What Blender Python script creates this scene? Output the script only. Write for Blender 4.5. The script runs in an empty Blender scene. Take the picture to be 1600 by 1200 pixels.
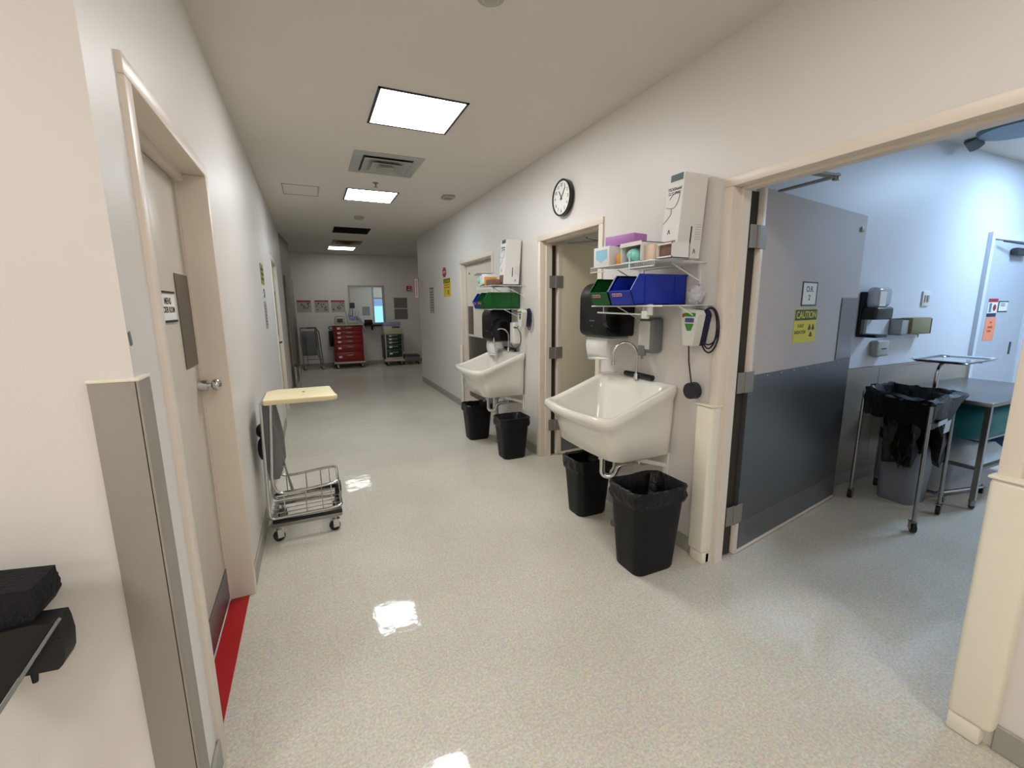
import bpy, bmesh, math, random
from mathutils import Vector, Matrix
random.seed(7)
S = bpy.context.scene
C = S.collection
V = Vector
PI = math.pi

# ------------------------------------------------------------------ camera, world, exposure
F_PX, PITCH, YAW, ROLL, CAM_H = 688.1, -0.176, -0.425, 0.008, 1.533
cam = bpy.data.cameras.new('camera')
cam.sensor_fit = 'HORIZONTAL'; cam.sensor_width = 36.0; cam.lens = 36.0 * F_PX / 1600.0
cam.clip_start = 0.02; cam.clip_end = 100
co = bpy.data.objects.new('camera', cam); C.objects.link(co)
co.matrix_world = (Matrix.Translation((0, 0, CAM_H)) @ Matrix.Rotation(YAW, 4, 'Z')
                   @ Matrix.Rotation(PI / 2 + PITCH, 4, 'X') @ Matrix.Rotation(-ROLL, 4, 'Z'))
S.camera = co
w = bpy.data.worlds.new('daylight'); S.world = w; w.use_nodes = True
wn = w.node_tree.nodes; wl = w.node_tree.links
bg = wn['Background']; bg.inputs[1].default_value = 1.3
tcw = wn.new('ShaderNodeTexCoord'); sp = wn.new('ShaderNodeSeparateXYZ'); rp = wn.new('ShaderNodeValToRGB')
wl.new(tcw.outputs['Generated'], sp.inputs[0]); wl.new(sp.outputs[2], rp.inputs[0]); wl.new(rp.outputs[0], bg.inputs[0])
rp.color_ramp.elements[0].color = (0.16, 0.42, 0.85, 1); rp.color_ramp.elements[1].color = (0.55, 0.78, 1.0, 1)
rp.color_ramp.elements[1].position = 0.4
S.view_settings.view_transform = 'Standard'; S.view_settings.look = 'None'
S.view_settings.gamma = 1.0; S.view_settings.use_curve_mapping = False
S.view_settings.exposure = 1.36
HALL_ON = 14.5        # emission of the lit hallway troffers
HALL_NEAR = 10.5
HALL_FAR = 4.0
OR_ON = 27.0

# ------------------------------------------------------------------ materials
def lin(c):
    c = c / 255.0
    return c / 12.92 if c <= 0.04045 else ((c + 0.055) / 1.055) ** 2.4
_m = {}
def mat(name, rgb, rough=0.5, metal=0.0, var=0.05, vscale=6.0, bump=0.0, bscale=60.0, coat=0.0, alpha=1.0, trans=0.0, spec=0.5):
    if name in _m: return _m[name]
    m = bpy.data.materials.new(name); m.use_nodes = True
    n = m.node_tree.nodes; l = m.node_tree.links; p = n['Principled BSDF']
    tc = n.new('ShaderNodeTexCoord')
    nz = n.new('ShaderNodeTexNoise'); nz.inputs['Scale'].default_value = vscale; nz.inputs['Detail'].default_value = 3
    l.new(tc.outputs['Object'], nz.inputs['Vector'])
    mx = n.new('ShaderNodeMix'); mx.data_type = 'RGBA'
    a = [lin(x) for x in rgb]
    mx.inputs[6].default_value = (*[x * (1 - var) for x in a], 1); mx.inputs[7].default_value = (*[min(1, x * (1 + var)) for x in a], 1)
    l.new(nz.outputs['Fac'], mx.inputs[0]); l.new(mx.outputs[2], p.inputs['Base Color'])
    p.inputs['Roughness'].default_value = rough; p.inputs['Metallic'].default_value = metal
    p.inputs['Coat Weight'].default_value = coat; p.inputs['Coat Roughness'].default_value = 0.08
    p.inputs['Alpha'].default_value = alpha; p.inputs['Transmission Weight'].default_value = trans
    p.inputs['Specular IOR Level'].default_value = spec
    if bump:
        bn = n.new('ShaderNodeTexNoise'); bn.inputs['Scale'].default_value = bscale; bn.inputs['Detail'].default_value = 4
        l.new(tc.outputs['Object'], bn.inputs['Vector'])
        b = n.new('ShaderNodeBump'); b.inputs['Strength'].default_value = bump; b.inputs['Distance'].default_value = 0.01
        l.new(bn.outputs['Fac'], b.inputs['Height']); l.new(b.outputs[0], p.inputs['Normal'])
    _m[name] = m
    return m
def lamp_mat(name, col, strength, cells=False):
    m = bpy.data.materials.new(name); m.use_nodes = True
    n = m.node_tree.nodes; l = m.node_tree.links; p = n['Principled BSDF']
    p.inputs['Base Color'].default_value = (0.8, 0.8, 0.8, 1)
    p.inputs['Emission Strength'].default_value = strength
    if cells:
        tc = n.new('ShaderNodeTexCoord'); br = n.new('ShaderNodeTexBrick')
        mp = n.new('ShaderNodeMapping'); l.new(tc.outputs['Generated'], mp.inputs[0]); l.new(mp.outputs[0], br.inputs[0])
        br.offset = 0; br.inputs['Scale'].default_value = 1.0
        br.inputs['Brick Width'].default_value = 1 / 3; br.inputs['Row Height'].default_value = 1 / 6
        br.inputs['Mortar Size'].default_value = 0.012
        br.inputs['Color1'].default_value = (*col, 1); br.inputs['Color2'].default_value = (col[0] * .9, col[1] * .95, col[2], 1)
        br.inputs['Mortar'].default_value = (col[0] * .5, col[1] * .55, col[2] * .6, 1)
        l.new(br.outputs['Color'], p.inputs['Emission Color'])
    else:
        p.inputs['Emission Color'].default_value = (*col, 1)
    return m
def floor_mat():
    m = bpy.data.materials.new('speckled_vinyl_tile'); m.use_nodes = True
    n = m.node_tree.nodes; l = m.node_tree.links; p = n['Principled BSDF']
    g = n.new('ShaderNodeNewGeometry')
    n1 = n.new('ShaderNodeTexNoise'); n1.inputs['Scale'].default_value = 95; n1.inputs['Detail'].default_value = 4; n1.inputs['Roughness'].default_value = .7
    n2 = n.new('ShaderNodeTexNoise'); n2.inputs['Scale'].default_value = 1.1; n2.inputs['Detail'].default_value = 5
    n3 = n.new('ShaderNodeTexVoronoi'); n3.inputs['Scale'].default_value = 60
    br = n.new('ShaderNodeTexBrick'); br.offset = 0; br.inputs['Scale'].default_value = 1.0
    br.inputs['Brick Width'].default_value = .305; br.inputs['Row Height'].default_value = .305; br.inputs['Mortar Size'].default_value = .0014
    br.inputs['Color1'].default_value = (1, 1, 1, 1); br.inputs['Color2'].default_value = (.955, .96, .95, 1); br.inputs['Mortar'].default_value = (.86, .85, .82, 1)
    for t in (n1, n2, n3, br): l.new(g.outputs['Position'], t.inputs['Vector'])
    r1 = n.new('ShaderNodeValToRGB'); e = r1.color_ramp.elements
    e[0].position = .30; e[0].color = (lin(184), lin(178), lin(162), 1); e[1].position = .66; e[1].color = (lin(226), lin(220), lin(206), 1)
    l.new(n1.outputs['Fac'], r1.inputs[0])
    r2 = n.new('ShaderNodeValToRGB'); e = r2.color_ramp.elements
    e[0].position = .3; e[0].color = (.86, .85, .82, 1); e[1].position = .62; e[1].color = (1, 1, 1, 1)
    l.new(n2.outputs['Fac'], r2.inputs[0])
    m1 = n.new('ShaderNodeMix'); m1.data_type = 'RGBA'; m1.blend_type = 'MULTIPLY'; m1.inputs[0].default_value = 1
    l.new(r1.outputs[0], m1.inputs[6]); l.new(r2.outputs[0], m1.inputs[7])
    m2 = n.new('ShaderNodeMix'); m2.data_type = 'RGBA'; m2.blend_type = 'MULTIPLY'; m2.inputs[0].default_value = .7
    l.new(m1.outputs[2], m2.inputs[6]); l.new(br.outputs['Color'], m2.inputs[7])
    m3 = n.new('ShaderNodeMix'); m3.data_type = 'RGBA'; m3.inputs[0].default_value = .06
    l.new(m2.outputs[2], m3.inputs[6]); l.new(n3.outputs['Color'], m3.inputs[7])
    l.new(m3.outputs[2], p.inputs['Base Color'])
    p.inputs['Roughness'].default_value = .5; p.inputs['Coat Weight'].default_value = .45; p.inputs['Coat Roughness'].default_value = .05
    p.inputs['Specular IOR Level'].default_value = .4
    n4 = n.new('ShaderNodeTexNoise'); n4.inputs['Scale'].default_value = 9; n4.inputs['Detail'].default_value = 3
    l.new(g.outputs['Position'], n4.inputs['Vector'])
    b = n.new('ShaderNodeBump'); b.inputs['Strength'].default_value = .25; b.inputs['Distance'].default_value = .004
    l.new(n4.outputs['Fac'], b.inputs['Height']); l.new(b.outputs[0], p.inputs['Normal']); l.new(b.outputs[0], p.inputs['Coat Normal'])
    return m

M_wall = mat('white_wall_paint', (222, 217, 211), .42, var=.02, vscale=2, bump=.06, bscale=150)
M_wall2 = mat('operating_room_wall_paint', (216, 220, 228), .45, var=.02, vscale=2, bump=.05, bscale=150)
M_ceil = mat('ceiling_paint', (220, 214, 205), .8, var=.03, vscale=3, bump=.05, bscale=120)
M_base = mat('cove_base_vinyl', (160, 158, 146), .5, var=.06)
M_frame = mat('cream_door_frame_paint', (226, 214, 199), .38, var=.03)
M_leaf = mat('cream_door_paint', (206, 198, 184), .33, var=.03, vscale=2)
M_leafg = mat('pale_grey_door_laminate', (182, 174, 170), .62, var=.03, vscale=2)
M_taupe = mat('taupe_guard_vinyl', (150, 143, 132), .5, var=.03, bump=.05)
M_cream = mat('cream_guard_vinyl', (232, 226, 208), .42, var=.04, vscale=3)
M_wains = mat('tan_wainscot_sheet', (160, 150, 136), .4, var=.04, vscale=3)
M_steel = mat('stainless_steel', (150, 150, 148), .28, 1.0, var=.05, vscale=4)
M_plate = mat('brushed_plate_steel', (118, 112, 104), .38, .9, var=.06, vscale=4)
M_dplate = mat('dark_armor_steel', (100, 101, 100), .36, .7, var=.1, vscale=2.5)
M_kplate = mat('kick_plate_steel', (120, 122, 124), .38, .85, var=.1, vscale=3)
M_chrome = mat('chrome', (205, 205, 205), .12, 1.0, var=.04)
M_black = mat('black_plastic', (15, 15, 16), .42, var=.1, spec=.35)
M_hinge = mat('dull_hinge_steel', (138, 134, 126), .45, .35)
M_blackg = mat('gloss_black_plastic', (12, 12, 13), .18, var=.1)
M_bag = mat('black_liner_film', (8, 8, 9), .36, var=.3, vscale=14, bump=.9, bscale=30, spec=.35)
M_bin = mat('black_bin_plastic', (12, 12, 13), .5, var=.12, bump=.1, bscale=200, spec=.3)
M_fire = mat('white_fireclay', (228, 225, 214), .18, var=.02, coat=.4)
M_white = mat('white_plastic', (224, 222, 214), .4, var=.03)
M_paper = mat('white_paper', (232, 230, 224), .7, var=.03)
M_card = mat('white_cardboard', (226, 224, 220), .6, var=.03)
M_wire = mat('white_coated_wire', (226, 226, 222), .35, var=.03)
M_blue = mat('blue_bin_plastic', (20, 48, 168), .35, var=.08)
M_green = mat('green_bin_plastic', (6, 84, 30), .35, var=.08)
M_purple = mat('purple_printed_card', (176, 120, 186), .5, var=.15, vscale=18)
M_lblue = mat('pale_blue_print', (150, 205, 228), .5, var=.08)
M_mint = mat('mint_plastic', (128, 206, 190), .4, var=.2, vscale=25)
M_orange = mat('orange_print', (214, 150, 52), .5)
M_peach = mat('peach_cardboard', (228, 206, 180), .55)
M_brown = mat('brown_kraft', (120, 88, 74), .7, var=.35, vscale=30)
M_gap_shade = mat('dark_brown_gap_shade', (52, 44, 34), .8)  # dark colour for the shade in the gaps behind open door leaves
M_red = mat('red_floor_tape', (170, 14, 22), .4)
M_redc = mat('red_cart_paint', (140, 6, 16), .35, var=.04)
M_dgreen = mat('dark_green_cart_paint', (6, 48, 38), .35)
M_cartw = mat('cart_off_white', (196, 190, 172), .45)
M_grey = mat('mid_grey_plastic', (112, 114, 112), .45, var=.05)
M_lgrey = mat('light_grey_plastic', (170, 170, 164), .4, var=.04)
M_dgrey = mat('dark_grey_plastic', (52, 54, 56), .45)
M_navy = mat('navy_plastic', (22, 18, 66), .4)
M_yellow = mat('yellow_sign_print', (212, 196, 28), .5, var=.02)
M_ink = mat('black_ink', (22, 22, 26), .6)
M_inkg = mat('grey_ink', (96, 96, 98), .6)
M_dgr_ink = mat('dark_green_ink', (40, 54, 12), .6)
M_redink = mat('red_ink', (170, 40, 48), .6)
M_pink = mat('orange_pink_paper', (248, 150, 112), .6)
M_lid = mat('ivory_lid_plastic', (238, 224, 180), .4, var=.02)
M_fabric = mat('grey_hamper_fabric', (118, 120, 122), .85, var=.1, bump=.3, bscale=200)
M_can = mat('grey_can_plastic', (112, 118, 124), .45, var=.05)
M_teal = mat('teal_vinyl', (22, 116, 122), .5, var=.15, bump=.3, bscale=12)
M_sheet = mat('white_bed_linen', (196, 202, 210), .8, var=.1, bump=.7, bscale=14)
M_bsheet = mat('blue_bed_linen', (60, 80, 128), .8, var=.1, bump=.7, bscale=14)
M_tan = mat('tan_glove_box', (140, 132, 100), .6, var=.1)
M_clear = mat('clear_plastic', (230, 235, 238), .12, var=.02, alpha=.35)
M_glass = mat('window_glass', (235, 245, 248), .03, var=.0, alpha=.12)
M_shadow = mat('dark_void_paint', (14, 13, 12), .8)
M_rubber = mat('black_rubber', (16, 16, 16), .6)
M_lviolet = mat('lavender_plastic_bag', (150, 150, 186), .35, var=.2, vscale=30)
M_louver = mat('louvre_aluminium', (150, 150, 148), .4, .6)

# ------------------------------------------------------------------ mesh helpers
class MB:
    def __init__(s): s.bm = bmesh.new()
    def box(s, a, b, bev=0.0, seg=2):
        x0, x1 = sorted((a[0], b[0])); y0, y1 = sorted((a[1], b[1])); z0, z1 = sorted((a[2], b[2]))
        return s.hexa([(x0, y0, z0), (x1, y0, z0), (x1, y1, z0), (x0, y1, z0), (x0, y0, z1), (x1, y0, z1), (x1, y1, z1), (x0, y1, z1)], bev, seg)
    def hexa(s, p, bev=0.0, seg=2):
        v = [s.bm.verts.new(q) for q in p]
        f = [s.bm.faces.new([v[i] for i in q]) for q in ((0, 3, 2, 1), (4, 5, 6, 7), (0, 1, 5, 4), (1, 2, 6, 5), (2, 3, 7, 6), (3, 0, 4, 7))]
        if bev > 0:
            ed = list({e for g in f for e in g.edges})
            bmesh.ops.bevel(s.bm, geom=ed, offset=bev, segments=seg, profile=.5, affect='EDGES')
        return s
    def obox(s, c, ex, ey, ez, bev=0.0):      # oriented box: half vectors
        c, ex, ey, ez = V(c), V(ex), V(ey), V(ez)
        return s.hexa([c - ex - ey - ez, c + ex - ey - ez, c + ex + ey - ez, c - ex + ey - ez, c - ex - ey + ez, c + ex - ey + ez, c + ex + ey + ez, c - ex + ey + ez], bev)
    def ring(s, pts): return [s.bm.verts.new(p) for p in pts]
    def bridge(s, a, b):
        n = len(a)
        for i in range(n): s.bm.faces.new([a[i], a[(i + 1) % n], b[(i + 1) % n], b[i]])
    def loft(s, rings, cap0=True, cap1=True):
        R = [s.ring(r) for r in rings]
        for a, b in zip(R, R[1:]): s.bridge(a, b)
        if cap0: s.bm.faces.new(list(reversed(R[0])))
        if cap1: s.bm.faces.new(R[-1])
        return s
    def cyl(s, p, q, r, seg=14, r2=None):
        p, q = V(p), V(q); d = (q - p).normalized()
        a = d.orthogonal().normalized(); b = d.cross(a)
        r2 = r if r2 is None else r2
        c = [(math.cos(2 * PI * i / seg), math.sin(2 * PI * i / seg)) for i in range(seg)]
        return s.loft([[p + (a * x + b * y) * r for x, y in c], [q + (a * x + b * y) * r2 for x, y in c]])
    def tube(s, pts, r, seg=8, closed=False):
        P = [V(p) for p in pts]; n = len(P); rings = []
        ref = None
        for i in range(n):
            if closed: t = (P[(i + 1) % n] - P[i - 1]).normalized()
            else: t = (P[min(i + 1, n - 1)] - P[max(i - 1, 0)]).normalized()
            if ref is None: ref = t.orthogonal().normalized()
            ref = (ref - t * ref.dot(t)).normalized(); b = t.cross(ref)
            rr = r[i] if isinstance(r, (list, tuple)) else r
            rings.append([P[i] + (ref * math.cos(2 * PI * k / seg) + b * math.sin(2 * PI * k / seg)) * rr for k in range(seg)])
        if closed:
            R = [s.ring(q) for q in rings]
            for i in range(n): s.bridge(R[i], R[(i + 1) % n])
        else: s.loft(rings)
        return s
    def prism(s, poly, vec):
        vec = V(vec); a = [V(p) for p in poly]
        n = V((0, 0, 0))
        for i in range(len(a)): n += (a[i] - a[0]).cross(a[(i + 1) % len(a)] - a[0])
        if n.dot(vec) < 0: a.reverse()
        return s.loft([a, [p + vec for p in a]])
    def sphere(s, c, r, sc=(1, 1, 1), u=16, v=10):
        m = Matrix.Translation(c) @ Matrix.Diagonal((*sc, 1))
        bmesh.ops.create_uvsphere(s.bm, u_segments=u, v_segments=v, radius=r, matrix=m); return s
    def quad(s, *p): s.bm.faces.new([s.bm.verts.new(q) for q in p]); return s
    def build(s, name, m, parent=None, smooth=True, fix=True):
        if fix: bmesh.ops.recalc_face_normals(s.bm, faces=s.bm.faces[:])
        me = bpy.data.meshes.new(name); s.bm.to_mesh(me); s.bm.free()
        o = bpy.data.objects.new(name, me); C.objects.link(o); me.materials.append(m)
        if smooth:
            me.polygons.foreach_set('use_smooth', [True] * len(me.polygons))
            me.set_sharp_from_angle(angle=math.radians(38))
        adopt(o, parent)
        return o
def adopt(o, parent):
    if parent is not None:
        o.parent = parent
        if parent.type == 'EMPTY': o.matrix_parent_inverse = Matrix.Translation(parent.location).inverted()
def tag(o, label, cat=None, group=None, kind=None):
    if label: o['label'] = label
    if cat: o['category'] = cat
    if group: o['group'] = group
    if kind: o['kind'] = kind
    return o
def thing(name, label, cat, loc, group=None, kind=None):
    o = bpy.data.objects.new(name, None); C.objects.link(o); o.location = loc
    o.empty_display_size = .1
    return tag(o, label, cat, group, kind)
def struct(name, mb, m, smooth=False):
    o = mb.build(name, m, None, smooth); o['kind'] = 'structure'; return o
def copy_thing(r, loc, label, group=None):
    def rec(o, par):
        c = o.copy(); C.objects.link(c)
        if par is not None: c.parent = par
        for ch in o.children: rec(ch, c)
        return c
    c = rec(r, None); c.location = loc; c['label'] = label
    return c
def fillet(pts, r, n=6):
    P = [V(p) for p in pts]; out = [P[0]]
    for i in range(1, len(P) - 1):
        a, b, c = P[i - 1], P[i], P[i + 1]
        d1 = (a - b); d2 = (c - b); t = min(r, d1.length * .49, d2.length * .49)
        p, q = b + d1.normalized() * t, b + d2.normalized() * t
        for k in range(n + 1):
            u = k / n; out.append(p * (1 - u) ** 2 + b * 2 * u * (1 - u) + q * u * u)
    return out + [P[-1]]
def text_mesh(body, width, height, c, ex, ey, m, parent, name='lettering', depth=.0006, bold=0.0):
    cu = bpy.data.curves.new(name, 'FONT'); cu.body = body; cu.align_x = 'CENTER'; cu.align_y = 'CENTER'; cu.extrude = .01; cu.offset = bold
    t = bpy.data.objects.new('tmp', cu); C.objects.link(t)
    dg = bpy.context.evaluated_depsgraph_get()
    me = bpy.data.meshes.new_from_object(t.evaluated_get(dg)); me.name = name
    bpy.data.objects.remove(t); bpy.data.curves.remove(cu)
    xs = [v.co.x for v in me.vertices]; ys = [v.co.y for v in me.vertices]
    cx, cy = (min(xs) + max(xs)) / 2, (min(ys) + max(ys)) / 2
    sx = width / max(1e-6, max(xs) - min(xs)); sy = height / max(1e-6, max(ys) - min(ys))
    ex, ey, c = V(ex), V(ey), V(c); n = ex.cross(ey)
    for v in me.vertices:
        v.co = c + ex * ((v.co.x - cx) * sx) + ey * ((v.co.y - cy) * sy) + n * (depth if v.co.z > 0 else 0)
    o = bpy.data.objects.new(name, me); C.objects.link(o); me.materials.clear(); me.materials.append(m)
    adopt(o, parent); return o
class Face:        # a flat working face: centre, right, up; normal points to the reader
    def __init__(s, c, ex, ey=(0, 0, 1)): s.c, s.ex, s.ey = V(c), V(ex).normalized(), V(ey).normalized(); s.n = s.ex.cross(s.ey)
    def p(s, a, b, d=0.0): return s.c + s.ex * a + s.ey * b + s.n * d
    def slab(s, mb, a0, b0, a1, b1, d0=0.0, d1=.002, bev=0):
        return mb.obox(s.p((a0 + a1) / 2, (b0 + b1) / 2, (d0 + d1) / 2), s.ex * abs(a1 - a0) / 2, s.ey * abs(b1 - b0) / 2, s.n * abs(d1 - d0) / 2, bev)
    def text(s, body, a, b, w_, h_, d, m, parent, bold=0.0): return text_mesh(body, w_, h_, s.p(a, b, d), s.ex, s.ey, m, parent, bold=bold)
    def strokes(s, mb, a0, b0, a1, b1, d, rows, fill=.45, seed=1):   # rows of short printed dashes
        r = random.Random(seed); h = (b1 - b0) / rows
        for k in range(rows):
            a = a0; y = b1 - (k + .5) * h
            while a < a1 - .001:
                L = (a1 - a0) * r.uniform(.12, .35)
                s.slab(mb, a, y - h * fill / 2, min(a + L, a1), y + h * fill / 2, d, d + .0006); a += L + (a1 - a0) * .05
        return mb
def sign(name, label, cat, face, w_, h_, m=M_paper, t=.002, group=None):
    mb = MB(); face.slab(mb, -w_ / 2, -h_ / 2, w_ / 2, h_ / 2, .0005, t)
    return tag(mb.build(name, m, None, False), label, cat, group)
def border(face, w_, h_, t, d, m, parent, name='border', sides='lrtb'):
    mb = MB(); W, H = w_ / 2, h_ / 2
    if 't' in sides: face.slab(mb, -W, H - t, W, H, 0, d)
    if 'b' in sides: face.slab(mb, -W, -H, W, -H + t, 0, d)
    if 'l' in sides: face.slab(mb, -W, -H, -W + t, H, 0, d)
    if 'r' in sides: face.slab(mb, W - t, -H, W, H, 0, d)
    return mb.build(name, m, parent, False)

# ------------------------------------------------------------------ the setting
R, L, CZ, YF = 2.05, -.40, 2.866, 12.4
WT = .11
struct('floor', MB().box((-3.3, -3.3, -.1), (9, 16, 0)), floor_mat())
# ceiling around one open light recess
mb = MB()
mb.box((-3.3, -3.3, CZ), (9, 8.28, CZ + .1)); mb.box((-3.3, 8.90, CZ), (9, 16, CZ + .1))
mb.box((-3.3, 8.28, CZ), (.49, 8.90, CZ + .1)); mb.box((1.09, 8.28, CZ), (9, 8.90, CZ + .1))
mb.box((.3, 8.1, CZ + .25), (1.3, 9.1, CZ + .3))
struct('ceiling', mb, M_ceil)
def wall_x(mb, x0, x1, ya, yb, holes, z1=CZ):       # wall along y with door holes (y0,y1,ztop)
    y = ya
    for h0, h1, zt in sorted(holes):
        mb.box((x0, y, 0), (x1, h0, z1)); mb.box((x0, h0, zt), (x1, h1, z1)); y = h1
    mb.box((x0, y, 0), (x1, yb, z1)); return mb
FR = .05    # frame face width
OR0, OR1, D20, D21, D30, D31 = .60, 1.72, 2.895, 3.83, 5.09, 6.28
HD = 2.13
struct('wall_right', wall_x(MB(), R, R + WT, -3.2, 9.05, [(OR0 - .03, OR1 + .03, HD + .03), (D20 - .03, D21 + .03, HD + .03), (D30 - .03, D31 + .03, HD + .03)]), M_wall)
LX = -.65
struct('wall_left', wall_x(MB(), LX, L, 1.34, 9.25, [(1.58, 2.58, HD + .03), (6.45, 7.45, HD + .03)]), M_wall)
struct('wall_front', MB().box((-3.2, 1.34, 0), (LX, 1.49, CZ)), M_wall)
struct('wall_lobby', MB().prism([(-.65, 9.25, 0), (-.40, 9.25, 0), (-.30, 10.75, 0), (-.65, 10.75, 0)], (0, 0, CZ)), mat('lobby_partition_shade', (136, 128, 112), .5))  # darker wall colour stands in for the weaker light at this end
struct('wall_back', MB().box((-3.2, -3.2, 0), (R, -3.08, CZ)), M_wall)
struct('wall_side', MB().box((-3.3, -3.2, 0), (-3.2, 1.34, CZ)), M_wall)
# far wall with its window
W0, W1, WZ0, WZ1 = .98, 1.84, 1.10, 2.06
mb = MB(); mb.box((-3, YF, 0), (W0, YF + .12, CZ)); mb.box((W1, YF, 0), (5.2, YF + .12, CZ))
mb.box((W0, YF, 0), (W1, YF + .12, WZ0)); mb.box((W0, YF, WZ1), (W1, YF + .12, CZ))
struct('wall_far', mb, M_wall)
struct('wall_lobby_left', MB().box((-3.1, 9.2, 0), (-.65, 9.3, CZ)), M_wall)
struct('wall_far_left', MB().box((-3.1, 9.3, 0), (-3.0, YF, CZ)), M_wall)
struct('wall_far_right', MB().box((5.1, 9.05, 0), (5.2, YF, CZ)), M_wall)
struct('wall_lobby_right', MB().box((R + WT, 9.0, 0), (5.1, 9.12, CZ)), M_wall)
# the room beyond the window
mb = MB(); mb.box((-1.5, 15.0, 0), (1.90, 15.1, CZ)); mb.box((2.60, 15.0, 0), (5, 15.1, CZ)); mb.box((1.90, 15.0, 0), (2.60, 15.1, .8)); mb.box((1.90, 15.0, 2.35), (2.60, 15.1, CZ))
struct('wall_beyond', mb, M_wall)
struct('wall_beyond_left', MB().box((-1.6, YF + .12, 0), (-1.5, 15.1, CZ)), M_wall)
struct('wall_beyond_right', MB().box((5, YF + .12, 0), (5.1, 15.1, CZ)), M_wall)
# operating room and the room behind the middle door
XR = R + WT
struct('wall_operating_north', MB().box((XR, 2.12, 0), (8.4, 2.26, CZ)), M_wall2)
struct('wall_operating_east', MB().box((8.3, -3.2, 0), (8.4, 2.12, CZ)), M_wall2)
struct('wall_operating_south', MB().box((XR, -3.2, 0), (8.4, -3.08, CZ)), M_wall2)
struct('wall_store_north', MB().box((XR, 4.55, 0), (5.3, 4.67, CZ)), M_wall)
struct('wall_store_east', MB().box((5.2, 2.26, 0), (5.3, 4.55, CZ)), M_wall)
mb = MB(); mb.box((XR, 2.108, .005), (6.0, 2.12, 1.0)); mb.box((XR, 2.104, .985), (6.0, 2.12, 1.0)); mb.box((4.42, 2.106, .005), (4.424, 2.109, .985))
struct('trim_wainscot', mb, M_wains)
# baseboards
def basebd(name, boxes):
    mb = MB()
    for a, b in boxes: mb.box(a, b, .004, 1)
    struct(name, mb, M_base)
basebd('baseboard_right', [((R - .012, 1.83, 0), (R, D20 - FR, .1)), ((R - .012, D21 + FR, 0), (R, D30 - FR, .1)), ((R - .012, D31 + FR, 0), (R, 9.05, .1)), ((R - .012, -3, 0), (R, .49, .1))])
basebd('baseboard_left', [((L, 1.41, 0), (L + .012, 1.555, .1)), ((L, 2.61, 0), (L + .012, 6.4, .1)), ((L, 7.5, 0), (L + .012, 9.25, .1))])
basebd('baseboard_far', [((-3, YF - .012, 0), (5.1, YF, .1))])
basebd('baseboard_front', [((-3.2, 1.328, 0), (-.49, 1.34, .1))])
basebd('baseboard_operating', [((2.3, 2.096, 0), (6.0, 2.108, .1))])

def hinge(mb, x, y, z, dirx=1, h=.115):
    mb.box((x - .05, y - .003, z), (x - .003, y, z + h)); mb.box((x + .003, y - .003, z), (x + .055, y, z + h))
    mb.cyl((x, y - .004, z), (x, y - .004, z + h), .006, 8); return mb
def frame_part(root, xf, xb, y0, y1, zt, sgn):   # sgn: -1 face toward -x (right wall), +1 toward +x
    mb = MB(); f = xf + sgn * .014
    for a, b in ((y0 - FR - .005, y0), (y1, y1 + FR + .005)): mb.box((f, a, 0), (xb, b, zt), .004)
    mb.box((f, y0 - FR - .005, zt), (xb, y1 + FR + .005, zt + FR), .004)
    # stop strips
    s0, s1 = xf - sgn * .05, xb
    mb.box((s0, y0, 0), (s1, y0 + .014, zt - .014)); mb.box((s0, y1 - .014, 0), (s1, y1, zt - .014)); mb.box((s0, y0, zt - .014), (s1, y1, zt))
    return mb.build('door_frame', M_frame, root)

# door_1: mens locker room (left wall, closed)
d = thing('door_1', 'cream door of the mens locker room in the near left wall', None, (-.5, 2.08, 0), kind='structure')
mb = MB()
for a, b in ((1.555, 1.61), (2.55, 2.605)): mb.box((-.62, a, 0), (L + .014, b, HD), .004)
mb.box((-.62, 1.555, HD), (L + .014, 2.605, HD + .055), .004)
mb.box((-.56, 1.61, HD - .03), (-.475, 2.55, HD)); mb.box((-.56, 2.535, 0), (-.50, 2.55, HD - .03))
mb.build('door_frame', M_frame, d)
mb = MB().box((-.55, 1.615, .02), (-.507, 2.545, HD - .035), .002); mb.build('door_leaf', M_leaf, d)
MB().box((-.506, 1.64, .022), (-.503, 2.54, .19)).build('kick_plate', M_kplate, d, False)
MB().box((-.506, 2.315, 1.27), (-.503, 2.53, 1.68), .001).build('push_plate', M_plate, d, False)
mb = MB(); mb.cyl((-.506, 2.49, 1.17), (-.47, 2.49, 1.17), .027, 20); mb.cyl((-.47, 2.49, 1.17), (-.45, 2.49, 1.17), .012); mb.sphere((-.435, 2.49, 1.17), .029, (.8, 1, 1)); mb.build('door_knob', M_chrome, d)
# door_2: operating room (right wall, 152 cm leaf standing open)
d = thing('door_2', 'wide pale operating room door standing open with steel armor plate', None, (XR, 1.72, 0), kind='structure')
frame_part(d, R, XR, OR0, OR1, HD, -1)
a0 = V((2.195, 1.70, 0)); dl = V((1.45, .25, 0)).normalized()
f2 = Face(a0, dl); LW = 1.52      # face normal points to -y
mb = MB(); f2.slab(mb, .078, .012, LW, 2.145, -.045, 0, .002); mb.build('door_leaf', M_leafg, d)
mb = MB(); f2.slab(mb, .076, .012, .105, 2.145, -.046, .001, .001); f2.slab(mb, .078, .008, LW, .03, -.046, .001); mb.build('edge_trim', M_frame, d)
mb = MB(); f2.slab(mb, .076, .21, 1.505, 1.125, 0, .003); f2.slab(mb, .0735, .32, .077, 1.125, -.03, .003); o = mb.build('armor_plate', M_dplate, d, False)
mb = MB()
for k in range(9): mb_p = f2.p(.11 + k * .17, 1.11, .003); mb.sphere(mb_p, .005, (1, 1, 1), 8, 5)
mb.build('plate_screws', M_lgrey, o)
mb = MB(); f2.slab(mb, .11, .035, 1.505, .21, 0, .004); mb.build('kick_plate', M_kplate, d, False)
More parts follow.
